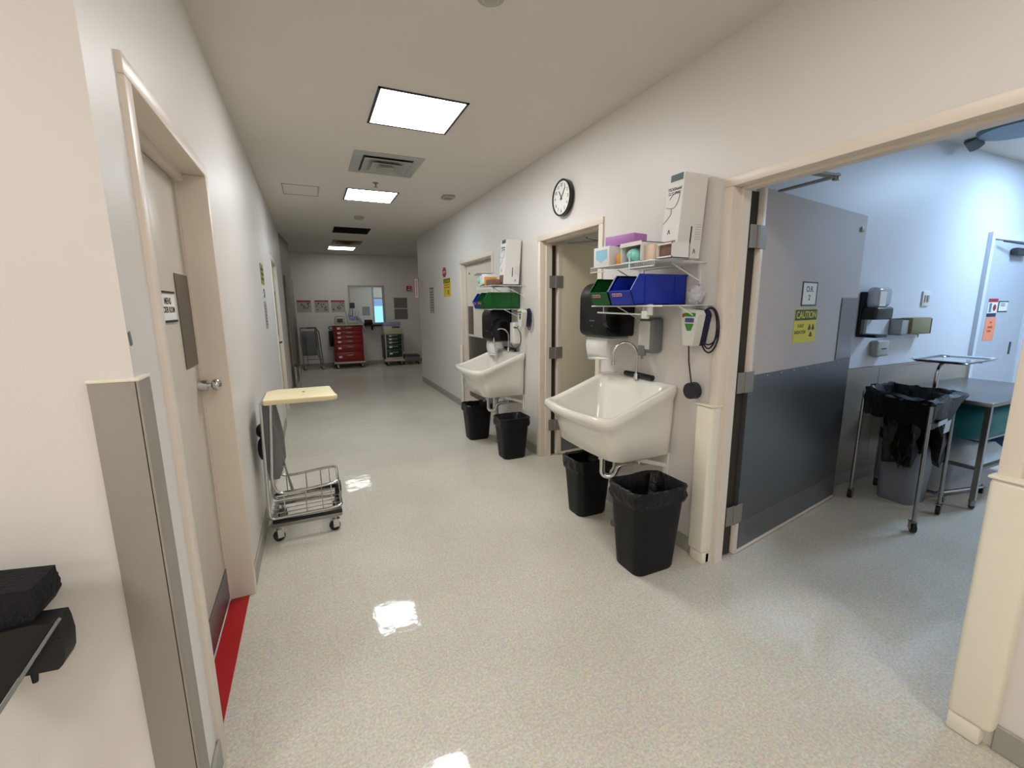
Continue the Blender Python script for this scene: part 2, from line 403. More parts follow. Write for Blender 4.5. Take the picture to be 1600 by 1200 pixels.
mb = MB(); f2.slab(mb, 1.235, 1.13, 1.50, 1.57, .003, .006, .001); mb.build('push_plate', M_plate, d, False)
mb = MB(); f2.slab(mb, 1.41, 2.03, 1.45, 2.06, 0, .012, .002); mb.build('roller_latch', M_lgrey, d)
for z in (1.83, 1.03, .215):
    mb = MB(); mb.box((2.172, OR1 - .015, z), (2.232, OR1 - .010, z + .12)); f2.slab(mb, .052, z, .125, z + .12, .001, .004)
    mb.cyl((2.238, OR1 - .016, z), (2.238, OR1 - .016, z + .12), .007, 10); mb.build('hinge', M_hinge, d)
mb = MB(); mb.obox((2.30, 1.52, 2.116), (.008, .135, 0), (.013, -.002, 0), (0, 0, .005)); mb.obox((2.24, 1.39, 2.124), (.078, -.006, 0), (.002, .02, 0), (0, 0, .005)); mb.cyl((2.316, 1.386, 2.105), (2.316, 1.386, 2.135), .014)
mb.build('closer_arm', M_steel, d)
MB().box((2.162, 1.735, .01), (2.255, 1.75, 2.125)).build('hinge_gap_shade', M_gap_shade, d, False)  # dark panel painted as the shade in the gap between jamb and leaf
# door_3: middle door standing open into the side room
d = thing('door_3', 'cream door standing open beyond the near scrub sink', None, (XR, 3.8, 0), kind='structure')
frame_part(d, R, XR, D20, D21, HD, -1)
f3 = Face((2.225, 3.80, 0), V((.91, .06, 0)))
mb = MB(); f3.slab(mb, 0, .012, .92, 2.11, -.045, 0, .002); mb.build('door_leaf', mat('tan_door_paint', (212, 205, 178), .4, var=.03), d)
mb = MB(); f3.slab(mb, -.001, .012, .035, 2.09, -.046, .001); f3.slab(mb, 0, .008, .92, .03, -.046, .001); mb.build('edge_trim', M_frame, d)
mb = MB(); f3.slab(mb, .05, .035, .9, .2, 0, .003); mb.build('kick_plate', M_kplate, d, False)
for z in (1.70, 1.01, .27):
    mb = MB(); mb.box((2.13, D21 - .024, z), (2.195, D21 - .018, z + .115)); f3.slab(mb, -.02, z, .05, z + .115, .001, .004); mb.cyl((2.2, D21 - .026, z), (2.2, D21 - .026, z + .115), .007, 10); mb.build('hinge', M_hinge, d)
mb = MB(); mb.tube([(2.31, 3.78, 2.118), (2.5, 3.55, 2.118)], .008); mb.tube([(2.5, 3.55, 2.124), (2.3, 3.45, 2.124)], .008); mb.build('closer_arm', M_steel, d)
MB().box((2.162, D21 + .016, .01), (2.215, D21 + .03, 2.1)).build('hinge_gap_shade', M_gap_shade, d, False)  # shade of the hinge-side gap, drawn as a dark strip
# door_4: far right door, closed, steel plates
d = thing('door_4', 'closed cream door beyond the far scrub sink with tall grey plate', None, (XR, 5.7, 0), kind='structure')
frame_part(d, R, XR, D30, D31, HD, -1)
MB().box((2.125, D30 + .02, .02), (2.165, D31 - .02, HD - .02)).build('door_leaf', M_leaf, d, False)
MB().box((2.121, D30 + .06, .2), (2.125, D31 - .05, 1.10)).build('armor_plate', M_plate, d, False)
MB().box((2.121, D31 - .27, 1.13), (2.124, D31 - .05, 1.53)).build('push_plate', M_plate, d, False)
MB().cyl((2.12, D31 - .14, 1.99), (2.125, D31 - .14, 1.99), .014).build('viewer', M_ink, d)
# door_5: left wall, far
d = thing('door_5', 'closed cream door far along the left wall', None, (L, 6.95, 0), kind='structure')
mb = MB()
for a, b in ((6.42, 6.47), (7.43, 7.48)): mb.box((-.6, a, 0), (L + .012, b, HD), .003)
mb.box((-.6, 6.42, HD), (L + .012, 7.48, HD + .05), .003); mb.build('door_frame', M_frame, d)
MB().box((-.47, 6.47, .01), (-.43, 7.43, HD)).build('door_leaf', M_leaf, d, False)
mb = MB(); mb.cyl((-.43, 6.55, 1.08), (-.37, 6.55, 1.08), .012); mb.tube([(-.37, 6.55, 1.08), (-.37, 6.67, 1.08)], .011); mb.cyl((-.431, 6.55, 1.08), (-.42, 6.55, 1.08), .03); mb.build('lever_handle', M_dgrey, d)
# door_6: open lobby door leaf standing beside the partition
d = thing('door_6', 'taupe door leaf at the end of the left wall with tall steel plate', None, (-.36, 10.8, 0), kind='structure')
f6 = Face((-.385, 9.45, 0), (.10, 1.5, 0))
mb = MB(); f6.slab(mb, 0, .01, 1.26, 2.12, .001, .03, .002); mb.build('door_leaf', mat('lobby_door_paint', (132, 124, 108), .45), d)
mb = MB(); f6.slab(mb, .62, .05, 1.24, 1.33, .03, .034); mb.build('armor_plate', M_kplate, d, False)
mb = MB(); f6.slab(mb, 1.26, .01, 1.29, 2.13, .0, .034); mb.build('edge_trim', M_frame, d, False)
# door_7: far door of the operating room with closer
d = thing('door_7', 'pale door in the operating room beyond the steel table', None, (6.5, 2.1, 0), kind='structure')
mb = MB(); mb.box((5.98, 2.085, 0), (6.04, 2.12, HD + .06)); mb.box((7.02, 2.085, 0), (7.08, 2.12, HD + .06)); mb.box((6.04, 2.085, HD), (7.02, 2.12, HD + .06)); mb.build('door_frame', M_wall2, d, False)
MB().box((6.04, 2.098, .01), (7.02, 2.119, HD)).build('door_leaf', mat('pale_blue_grey_door', (186, 192, 202), .4), d, False)
mb = MB(); mb.box((6.42, 2.03, 1.99), (6.72, 2.098, 2.06), .02); mb.build('closer_body', M_dgrey, d)
mb = MB(); mb.tube([(6.12, 2.05, 2.105), (6.62, 1.98, 2.075)], .007); mb.tube([(6.62, 1.98, 2.075), (6.62, 2.04, 2.05)], .012); mb.build('closer_arm', M_dgrey, d)
MB().box((6.80, 2.094, .98), (6.84, 2.098, 1.11)).build('latch_plate', M_dgrey, d, False)
# window_1
d = thing('window_1', 'interior window in the far wall above the carts', None, (1.4, YF, 1.1), kind='structure')
mb = MB(); mb.box((W0 - .03, YF - .015, WZ0 - .03), (W0 + .015, YF + .13, WZ1 + .03)); mb.box((W1 - .015, YF - .015, WZ0 - .03), (W1 + .03, YF + .13, WZ1 + .03))
mb.box((W0, YF - .015, WZ0 - .03), (W1, YF + .13, WZ0 + .015)); mb.box((W0, YF - .015, WZ1 - .015), (W1, YF + .13, WZ1 + .03)); mb.build('window_frame', M_lgrey, d, False)
MB().box((W0 + .015, YF + .05, WZ0 + .015), (W1 - .015, YF + .056, WZ1 - .015)).build('pane', M_glass, d, False)
d = thing('window_2', 'daylit window with a blind in the room beyond the far wall', None, (1.95, 15, .8), kind='structure')
mb = MB(); mb.box((1.88, 14.98, .78), (1.92, 15.1, 2.38)); mb.box((2.58, 14.98, .78), (2.62, 15.1, 2.38)); mb.box((1.92, 14.98, .78), (2.58, 15.1, .85)); mb.box((1.92, 14.98, 2.31), (2.58, 15.1, 2.38)); mb.box((1.92, 14.98, 1.78), (2.58, 15.1, 1.83)); mb.build('window_frame', M_lgrey, d, False)
MB().box((1.92, 15.05, .85), (2.58, 15.056, 2.31)).build('pane', M_glass, d, False)
mb = MB()
for k in range(16): z = 1.77 - k * .014; mb.obox((2.25, 14.965, z), (.33, 0, 0), (0, .006, .005), (0, 0, .0008))
mb.build('blind', mat('pale_blind', (190, 205, 216), .5), d, False)
MB().box((1.92, 14.95, 1.82), (2.58, 14.965, 2.33)).build('roller_blind', mat('white_roller_blind', (240, 240, 236), .6), d, False)

# guards
def guard(name, mb, m): return struct(name, mb, m, True)
mb = MB(); mb.box((-.487, 1.329, .0), (-.392, 1.34, 1.362), .003); mb.box((-.40, 1.329, .0), (-.389, 1.415, 1.362), .003)
guard('trim_corner_guard', mb, M_taupe)
mb = MB(); mb.box((-.489, 1.327, 1.36), (-.387, 1.417, 1.368), .003); guard('trim_corner_guard_cap', mb, M_cream)
mb = MB(); mb.box((R - .05, OR1 - .005, .07), (R + .03, OR1 + .115, .965), .02, 4); mb.box((R - .054, OR1 - .008, .962), (R + .03, OR1 + .12, .972), .004)
guard('trim_jamb_guard_left', mb, M_cream)
mb = MB(); mb.box((R - .04, OR1 + .0, 0), (R + .02, OR1 + .10, .075), .01); guard('trim_jamb_guard_left_foot', mb, M_cream)
mb = MB(); mb.box((R - .05, OR0 - .115, .07), (R + .03, OR0 + .005, .965), .02, 4); mb.box((R - .054, OR0 - .12, .962), (R + .03, OR0 + .008, .972), .004)
guard('trim_jamb_guard_right', mb, M_cream)
mb = MB(); mb.box((R - .045, OR0 - .09, 0), (R + .02, OR0 - .0, .075), .01); guard('trim_jamb_guard_right_foot', mb, M_cream)
mb = MB(); mb.box((R - .03, D31 + .0, .0), (R + .01, D31 + .09, .965), .012); guard('trim_jamb_guard_far', mb, M_cream)
# ceiling access panel
mb = MB()
for a, b in (((-.17, 5.68, 0), (.21, 5.69, 0)), ((-.17, 6.16, 0), (.21, 6.17, 0)), ((-.17, 5.68, 0), (-.16, 6.17, 0)), ((.20, 5.68, 0), (.21, 6.17, 0))):
    mb.box((a[0], a[1], CZ - .004), (b[0], b[1], CZ + .001))
struct('trim_access_panel', mb, M_wains)
# red threshold tape
tag(MB().box((-.503, 1.615, .0005), (-.415, 2.545, .003)).build('floor_tape', M_red, None, False), 'red tape strip on the floor under the mens locker room door', 'tape')

# ------------------------------------------------------------------ ceiling fixtures
def troffer(x, y, mlamp, label, off=False, hw=.295):
    t = thing('ceiling_light', label, 'ceiling light', (x, y, CZ), 'square ceiling lights')
    z = CZ - .006
    mb = MB(); b = .018
    for a, c in (((x - hw, y - hw), (x + hw, y - hw + b)), ((x - hw, y + hw - b), (x + hw, y + hw)), ((x - hw, y - hw), (x - hw + b, y + hw)), ((x + hw - b, y - hw), (x + hw, y + hw))):
        mb.box((a[0], a[1], z), (c[0], c[1], CZ + .001))
    mb.build('frame', M_dgrey, t, False)
    if not off:
        mb = MB(); q = hw - b; mb.quad((x - q, y - q, z + .002), (x - q, y + q, z + .002), (x + q, y + q, z + .002), (x + q, y - q, z + .002))
        mb.build('diffuser', mlamp, t, False, False)
    return t
m_on = lamp_mat('lit_diffuser_warm', (1.0, .975, .96), HALL_ON, True)
m_near = lamp_mat('lit_diffuser_near', (1.0, .965, .935), HALL_NEAR)
m_back = lamp_mat('lit_diffuser_back', (1.0, .97, .945), 12.5)
m_mid = lamp_mat('lit_diffuser_cool', (.88, .95, 1.0), HALL_ON * .8, True)
m_far = lamp_mat('lit_diffuser_far', (.97, 1.0, .97), HALL_FAR)
troffer(.79, 3.34, m_on, 'brightest square ceiling light, nearest in the hallway, with dark frame')
troffer(.79, 5.90, m_mid, 'square hallway ceiling light with bluish cells between the vent and the dark fixture')
troffer(.79, 11.2, m_far, 'small-looking lit ceiling light farthest down the hallway near the carts')
troffer(.79, .75, lamp_mat('lit_diffuser_dim', (1.0, .965, .935), HALL_NEAR * .45), 'square ceiling light above the camera side of the hallway')
troffer(.79, -1.7, m_back, 'square ceiling light behind the camera')
troffer(-1.9, -.4, m_back, 'square ceiling light over the side area left of the camera')
troffer(-1.9, -2.4, m_back, 'added fill ceiling panel, unseen, at the back of the side area behind the camera')  # extra unseen lamp, added as fill for the near walls
t = thing('ceiling_light', 'unlit ceiling fixture with open black recess near the hallway end', 'ceiling light', (.79, 8.59, CZ), 'square ceiling lights')
mb = MB(); x0, x1, y0, y1 = .49, 1.09, 8.28, 8.90
for a, b in (((x0, y0), (x1, y0 + .01)), ((x0, y1 - .01), (x1, y1)), ((x0, y0), (x0 + .01, y1)), ((x1 - .01, y0), (x1, y1))): mb.box((a[0], a[1], CZ - .008), (b[0], b[1], CZ + .2))
mb.box((x0, y0, CZ + .2), (x1, y1, CZ + .22)); mb.build('housing', M_shadow, t, False)
mb = MB(); mb.box((x0 + .02, y0 + .02, CZ + .03), (x1 - .02, y0 + .22, CZ + .04)); mb.build('reflector', M_lgrey, t, False)
m_or = lamp_mat('operating_room_lamp', (.46, .70, 1.0), OR_ON)
troffer(6.0, 1.15, m_or, 'cool ceiling light deep in the operating room')
troffer(6.6, -1.3, lamp_mat('operating_room_fill', (.95, .97, 1.0), OR_ON * .6), 'added fill ceiling panel, unseen, in the operating room')  # unseen fill lamp added to lift the operating room floor
troffer(3.6, 3.3, lamp_mat('store_room_lamp', (1.0, .93, .78), 2.2), 'warm ceiling light in the side room behind the middle door')
troffer(2.6, 13.8, lamp_mat('beyond_lamp', (.95, 1.0, .97), 7.0), 'ceiling light in the room beyond the far window')
troffer(3.9, 10.8, lamp_mat('lobby_lamp', (1.0, .97, .9), 1.6), 'ceiling light in the lobby right of the hallway end')

def diffuser(x, y, w_, h_, label, m=M_lgrey):
    t = thing('air_vent', label, 'air vent', (x, y, CZ), 'square ceiling air diffusers')
    mb = MB(); z = CZ
    mb.box((x - w_ / 2, y - h_ / 2, z - .006), (x + w_ / 2, y + h_ / 2, z + .001), .003); mb.build('frame', m, t)
    mb = MB(); mb.box((x - w_ * .36, y - h_ * .36, z - .009), (x + w_ * .36, y + h_ * .36, z - .005)); mb.build('throat', M_dgrey, t, False)
    for k, s in enumerate((.34, .22, .11)):
        mb = MB(); a, b = w_ * s, h_ * s; s2 = 1.0 - .16; d = .012 + .014 * k
        outer = [(x - a, y - b, z - .008 - d), (x + a, y - b, z - .008 - d), (x + a, y + b, z - .008 - d), (x - a, y + b, z - .008 - d)]
        inner = [(x - a * .72, y - b * .72, z - .008 - d * .2), (x + a * .72, y - b * .72, z - .008 - d * .2), (x + a * .72, y + b * .72, z - .008 - d * .2), (x - a * .72, y + b * .72, z - .008 - d * .2)]
        R_ = [mb.ring(outer), mb.ring(inner)]; mb.bridge(*R_); mb.bm.faces.new(mb.ring([V(p) for p in inner]))
        o = mb.build('louvre', m, t, False)
        md = o.modifiers.new('thick', 'SOLIDIFY'); md.thickness = .003
    return t
diffuser(.77, 4.60, .62, .66, 'white square air vent on the ceiling between the two nearest hallway lights')
diffuser(.83, 10.15, .58, .55, 'stained square air vent on the ceiling just before the farthest light', mat('stained_vent_metal', (128, 108, 88), .6, var=.3, vscale=9))
t = thing('smoke_detector', 'square white ceiling speaker by the top of the right wall', 'detector', (1.67, 5.55, CZ))
MB().box((1.60, 5.47, CZ - .03), (1.74, 5.63, CZ + .001), .012).build('housing', M_lgrey, t)
mb = MB()
for k in range(4): mb.box((1.625 + k * .025, 5.50, CZ - .032), (1.637 + k * .025, 5.60, CZ - .029))
mb.build('slots', M_grey, t, False)
tag(MB().cyl((.79, 7.28, CZ - .035), (.79, 7.28, CZ + .001), .06, 20, .075).build('smoke_detector', M_wains), 'round beige smoke detector on the ceiling before the dark fixture', 'detector')
mb = MB(); mb.cyl((.77, 5.27, CZ - .006), (.77, 5.27, CZ + .001), .03, 16); mb.cyl((.77, 5.27, CZ - .045), (.77, 5.27, CZ), .008); mb.cyl((.77, 5.27, CZ - .048), (.77, 5.27, CZ - .044), .02, 12)
tag(mb.build('sprinkler', M_steel), 'small ceiling sprinkler head between the vent and the second light', 'sprinkler')
mb = MB(); mb.cyl((.825, 2.015, CZ - .018), (.825, 2.015, CZ + .001), .06, 24); mb.sphere((.825, 2.015, CZ - .018), .04, (1, 1, .6)); tag(mb.build('smoke_detector', M_lgrey), 'round ceiling detector at the top edge of the photo above the hallway', 'detector')
# operating room ceiling fixtures
mb = MB(); mb.cyl((5.12, 1.72, CZ - .03), (5.12, 1.72, CZ + .001), .24, 32, .26); tag(mb.build('ceiling_canopy', mat('grey_blue_canopy', (104, 122, 138), .5)), 'large round grey plate on the operating room ceiling', 'ceiling fitting')
mb = MB(); mb.cyl((5.18, 2.0, CZ - .06), (5.12, 2.02, CZ + .001), .05, 20, .05); tag(mb.build('ceiling_camera', mat('grey_camera', (110, 120, 124), .5)), 'small round fitting on the operating room ceiling close to the wall', 'ceiling fitting')

# ------------------------------------------------------------------ scrub sinks
def rr(x0, x1, y0, y1, r, zf, bow=0.0, n=5, lean=0.0):
    pts = []
    for cx, cy, a0 in ((x1 - r, y1 - r, 0), (x0 + r, y1 - r, 90), (x0 + r, y0 + r, 180), (x1 - r, y0 + r, 270)):
        for k in range(n + 1):
            a = math.radians(a0 + 90 * k / n); pts.append([cx + r * math.cos(a), cy + r * math.sin(a)])
        if a0 == 90:      # the front edge (towards -x) with extra points for its bow
            for k in range(1, 6): pts.append([x0, y1 - r + (y0 + r - (y1 - r)) * k / 6])
        if a0 == 180:
            for k in range(1, 6): pts.append([x0 + r + (x1 - x0 - 2 * r) * k / 6, y0])
        if a0 == 0:
            for k in range(1, 6): pts.append([x1 - r - (x1 - x0 - 2 * r) * k / 6, y1])
    out = []
    ym = (y0 + y1) / 2; hy = (y1 - y0) / 2
    for x, y in pts:
        t = max(0, 1 - (x - x0) / .12); x2 = x - bow * t * (1 - ((y - ym) / hy) ** 2)
        out.append((x2, y, zf(x2)))
    return out
def build_sink(y0, y1, label):
    t = thing('scrub_sink', label, 'sink', (R, (y0 + y1) / 2, .6), 'white hospital scrub sinks')
    xb = R - .002; xf = 1.47
    top = lambda x: .885 + max(0, min(1, (x - 1.56) / (xb - .06 - 1.56))) * .155
    rings = []
    A = lambda x0, x1, i, r, zf, bow=0: rings.append(rr(x0, x1, y0 + i, y1 - i, r, zf, bow))
    A(1.62, xb - .01, .055, .05, lambda x: .585)
    A(1.585, xb, .04, .07, lambda x: .60, .02)
    A(1.56, xb, .032, .07, lambda x: .72, .03)
    A(1.54, xb, .026, .07, lambda x: .775 + .05 * max(0, (x - 1.6)), .035)
    A(1.515, xb, .02, .07, lambda x: top(x) - .085, .04)
    A(1.475, xb, .002, .07, lambda x: top(x) - .05, .05)
    A(xf, xb, 0, .07, lambda x: top(x) - .03, .05)
    A(xf + .006, xb, .006, .068, lambda x: top(x) - .006, .05)
    A(xf + .02, xb - .01, .018, .06, lambda x: top(x), .05)
    A(xf + .04, xb - .05, .040, .06, lambda x: top(x) - .002, .05)
    A(xf + .056, xb - .07, .056, .06, lambda x: top(x) - .02, .05)
    A(xf + .075, xb - .10, .075, .07, lambda x: top(x) - .10, .04)
    A(xf + .16, xb - .15, .12, .08, lambda x: .70, .01)
    A(xf + .20, xb - .18, .16, .08, lambda x: .655)
    mb = MB(); mb.loft(rings); o = mb.build('basin', M_fire, t)
    o.data.set_sharp_from_angle(angle=math.radians(75))
    mb = MB(); ym = (y0 + y1) / 2; mb.cyl((1.78, ym, .655), (1.78, ym, .66), .035, 20); mb.build('drain', M_chrome, t)
    # gooseneck
    f = thing('faucet', None, None, (0, 0, 0)); bpy.data.objects.remove(f)
    fy = ym - .02
    mb = MB(); mb.cyl((1.985, fy, 1.035), (1.985, fy, 1.075), .02, 16, .014)
    arc = [(1.985, fy, 1.07), (1.985, fy, 1.20)]
    for k in range(13):
        a = PI * k / 12; arc.append((1.985 - .075 + .075 * math.cos(a), fy + .05 * (1 - math.cos(a)) * .6, 1.20 + .085 * math.sin(a)))
    arc.append((1.985 - .15, fy + .06, 1.16))
    mb.tube(arc, .008, 10); mb.cyl(arc[-1], (arc[-1][0], arc[-1][1], 1.135), .012, 12); mb.build('faucet', M_chrome, t)
    mb = MB(); mb.tube([(2.0, fy + .13, 1.06), (2.005, fy, 1.062), (2.0, fy - .14, 1.06)], .019, 12); mb.build('valve_body', M_blackg, t)
    # waste, trap, supply pipes, brackets
    mb = MB(); mb.cyl((1.84, ym - .02, .59), (1.84, ym - .02, .02), .011); mb.cyl((1.84, ym - .02, .03), (1.84, ym - .02, .0), .022, 14); mb.cyl((1.84, ym - .02, .59), (1.84, ym - .02, .50), .02); mb.build('support_leg', M_steel, t)
    mb = MB(); mb.cyl((1.74, ym, .6), (1.74, ym, .50), .03); mb.tube(fillet([(1.74, ym, .52), (1.74, ym, .38), (1.80, ym - .05, .38), (1.82, ym - .08, .47), (R - .005, ym - .08, .47)], .05), .02, 10); mb.build('drain_trap', M_chrome, t)
    for q in (-.16, .12): MB().tube(fillet([(1.92, ym + q, .6), (1.92, ym + q, .48), (R - .005, ym + q, .48)], .03), .008).build('supply_pipe', M_chrome, t)
    for yy in (y0 + .09, y1 - .09):
        mb = MB(); mb.obox((1.90, yy, .545), (.14, 0, -.045), (0, .008, 0), (0, 0, .013)); mb.box((2.03, yy - .018, .42), (R - .002, yy + .018, .59)); mb.build('wall_bracket', M_white, t)
    return t
build_sink(1.99, 2.73, 'nearer white scrub sink below the blue bins, beside the wide open door')
build_sink(4.13, 4.85, 'farther white scrub sink beyond the middle door')

# ------------------------------------------------------------------ waste bins with liners
def crumple(pts, amp, seed):
    r = random.Random(seed); return [(x + r.uniform(-amp, amp), y + r.uniform(-amp, amp), z + r.uniform(-amp, amp)) for x, y, z in pts]
def waste_bin(cx, cy, lx, ly, h, label, seed, taper=.8, m=M_bin, group='black waste bins under the sinks'):
    t = thing('waste_bin', label, 'waste bin', (cx, cy, 0), group)
    def ring(sc, z, r=.05, e=0): return rr(cx - lx / 2 * sc - e, cx + lx / 2 * sc + e, cy - ly / 2 * sc - e, cy + ly / 2 * sc + e, r, lambda x: z)
    mb = MB(); rg = [ring(taper - .03, 0), ring(taper, .012)]
    for k in range(1, 6): z = .012 + (h - .02) * k / 6; rg.append(ring(taper + (1 - taper) * k / 6, z))
    rg += [ring(1, h), ring(1, h, .05, .006), ring(1, h + .008, .05, .004), ring(.97, h + .008), ring(.95, h - .05), ring(taper - .06, .03)]
    mb.loft(rg); mb.build('bin_body', m, t)
    mb = MB(); rg = []
    for z, e, a in ((h - .075, .006, .004), (h - .045, .011, .006), (h - .015, .008, .004), (h + .012, .012, .004), (h + .018, .002, .003), (h + .004, -.012, .004), (h - .08, -.03, .008), (h - .20, -.05, .012), (h - .27, -.08, .015)):
        rg.append(crumple(ring(1, z, .055, e), a, seed)); seed += 1
    mb.loft(rg, False, True); mb.build('bin_liner', M_bag, t)
    return t
waste_bin(1.715, 1.885, .355, .275, .50, 'large black waste bin standing beside the nearer sink in front of the doorway guard', 1, .8)
waste_bin(1.80, 2.62, .30, .24, .42, 'black waste bin under the left side of the nearer sink', 20)
waste_bin(1.70, 4.76, .30, .26, .40, 'black waste bin under the left side of the farther sink', 40)
waste_bin(1.795, 3.985, .30, .26, .41, 'black waste bin right of the farther sink next to the middle door frame', 60)

# ------------------------------------------------------------------ wall equipment above the sinks
def wire_shelf(y0, y1, xf, z, label, lip_down=.03, rails=True):
    t = thing('wire_shelf', label, 'shelf', (R, (y0 + y1) / 2, z), 'white wire shelves over the sinks')
    mb = MB(); n = int((y1 - y0) / .014)
    for k in range(n + 1):
        y = y0 + (y1 - y0) * k / n; mb.tube([(R - .004, y, z), (xf, y, z), (xf, y, z - lip_down)], .0018, 5)
    mb.build('shelf_wires', M_wire, t)
    mb = MB()
    for x, zz in ((R - .006, z - .003), (xf + .2, z - .003), (xf, z - .001), (xf, z - lip_down)): mb.tube([(x, y0, zz), (x, y1, zz)], .0028, 8)
    mb.build('shelf_rails', M_wire, t)
    for yy in (y0 + .05, y1 - .05):
        mb = MB(); mb.tube([(xf + .16, yy, z - .004), (R - .006, yy, z - .10)], .0035, 8); mb.box((R - .008, yy - .008, z - .12), (R - .001, yy + .008, z - .002)); mb.build('shelf_bracket', M_wire, t)
    return t
def dispenser_carton(y1, wy, label, xb=2.035):
    # tall white carton leaning back against the wall
    z0, z1 = 1.782, 2.225
    w_x, lean = .17, .035
    t = thing('dispenser_carton', label, 'carton', (1.96, y1 - wy / 2, z0), 'tall white eye shield cartons')
    x0 = xb - w_x - lean
    P = lambda x, y, z: V((x + lean * (z - z0) / (z1 - z0), y, z))
    y0 = y1 - wy
    mb = MB(); mb.hexa([P(x0, y0, z0), P(x0 + w_x, y0, z0), P(x0 + w_x, y1, z0), P(x0, y1, z0), P(x0, y0, z1), P(x0 + w_x, y0, z1), P(x0 + w_x, y1, z1), P(x0, y1, z1)], .002, 1)
    mb.build('carton', M_card, t, False)
    up = V((lean, 0, z1 - z0)).normalized()
    ff = Face(P(x0, (y0 + y1) / 2, (z0 + z1) / 2), (0, -1, 0), up); W = wy; H = z1 - z0
    fs = Face(P(x0 + w_x / 2, y0, (z0 + z1) / 2), (1, 0, 0), up)
    mb = MB(); ff.slab(mb, -W * .28, H / 2 - .035, W * .42, H / 2, 0, .0015); mb.build('hand_slot', mat('dark_teal_print', (20, 52, 52), .5), t, False)
    ff.text('TIDIShield', .0, H * .33, W * .78, .016, .0005, M_ink, t, .01)
    mb = MB(); ff.strokes(mb, -W * .34, H * .26, W * .36, H * .30, .0003, 2, .4, 3); mb.build('small_print', M_ink, t, False)
    # glasses outline drawing
    mb = MB(); k = W / 2
    mb.tube(fillet([ff.p(-.5 * k, .095, .001), ff.p(.05 * k, .125, .001), ff.p(.72 * k, .125, .001), ff.p(.55 * k, .075, .001), ff.p(.2 * k, .045, .001), ff.p(-.2 * k, .045, .001), ff.p(-.8 * k, .055, .001)], .02), .0014, 5)
    mb.tube(fillet([ff.p(-.2 * k, .045, .001), ff.p(-.1 * k, .015, .001), ff.p(-.55 * k, -.01, .001), ff.p(-.95 * k, -.03, .001)], .02), .0014, 5); mb.build('glasses_drawing', mat('plum_print', (84, 50, 66), .6), t)
    # dispensing opening and leaf of shields at the bottom
    mb = MB(); ff.slab(mb, -.42 * W, -H * .485, .36 * W, -H * .29, 0, .0012, .0); mb.build('opening', M_brown, t, False)
    mb = MB(); fs.slab(mb, .0 * W, -H * .33, .008, -H * .12, 0, .0012); mb.build('slit', M_ink, t, False)
    mb = MB(); s2 = Face(fs.p(.055, -.09, 0), (1, 0, 0), up); s2.strokes(mb, -.022, -.035, .022, .055, .0003, 7, .2, 5); mb.build('diagram', mat('pale_plum_print', (176, 160, 180), .6), t, False)
    mb = MB(); mb.prism([fs.p(.03, -.195), fs.p(.036, -.172), fs.p(.042, -.17), fs.p(.052, -.195), fs.p(.046, -.195), fs.p(.039, -.178), fs.p(.035, -.195)], fs.n * .001); mb.build('arrow_mark', M_inkg, t, False); mb = MB(); mb.prism([ff.p(-.022, -.09), ff.p(-.016, -.067), ff.p(-.010, -.065), ff.p(.0, -.09), ff.p(-.006, -.09), ff.p(-.013, -.073), ff.p(-.017, -.09)], ff.n * .001); mb.build('arrow_mark', M_inkg, t, False)
    return t
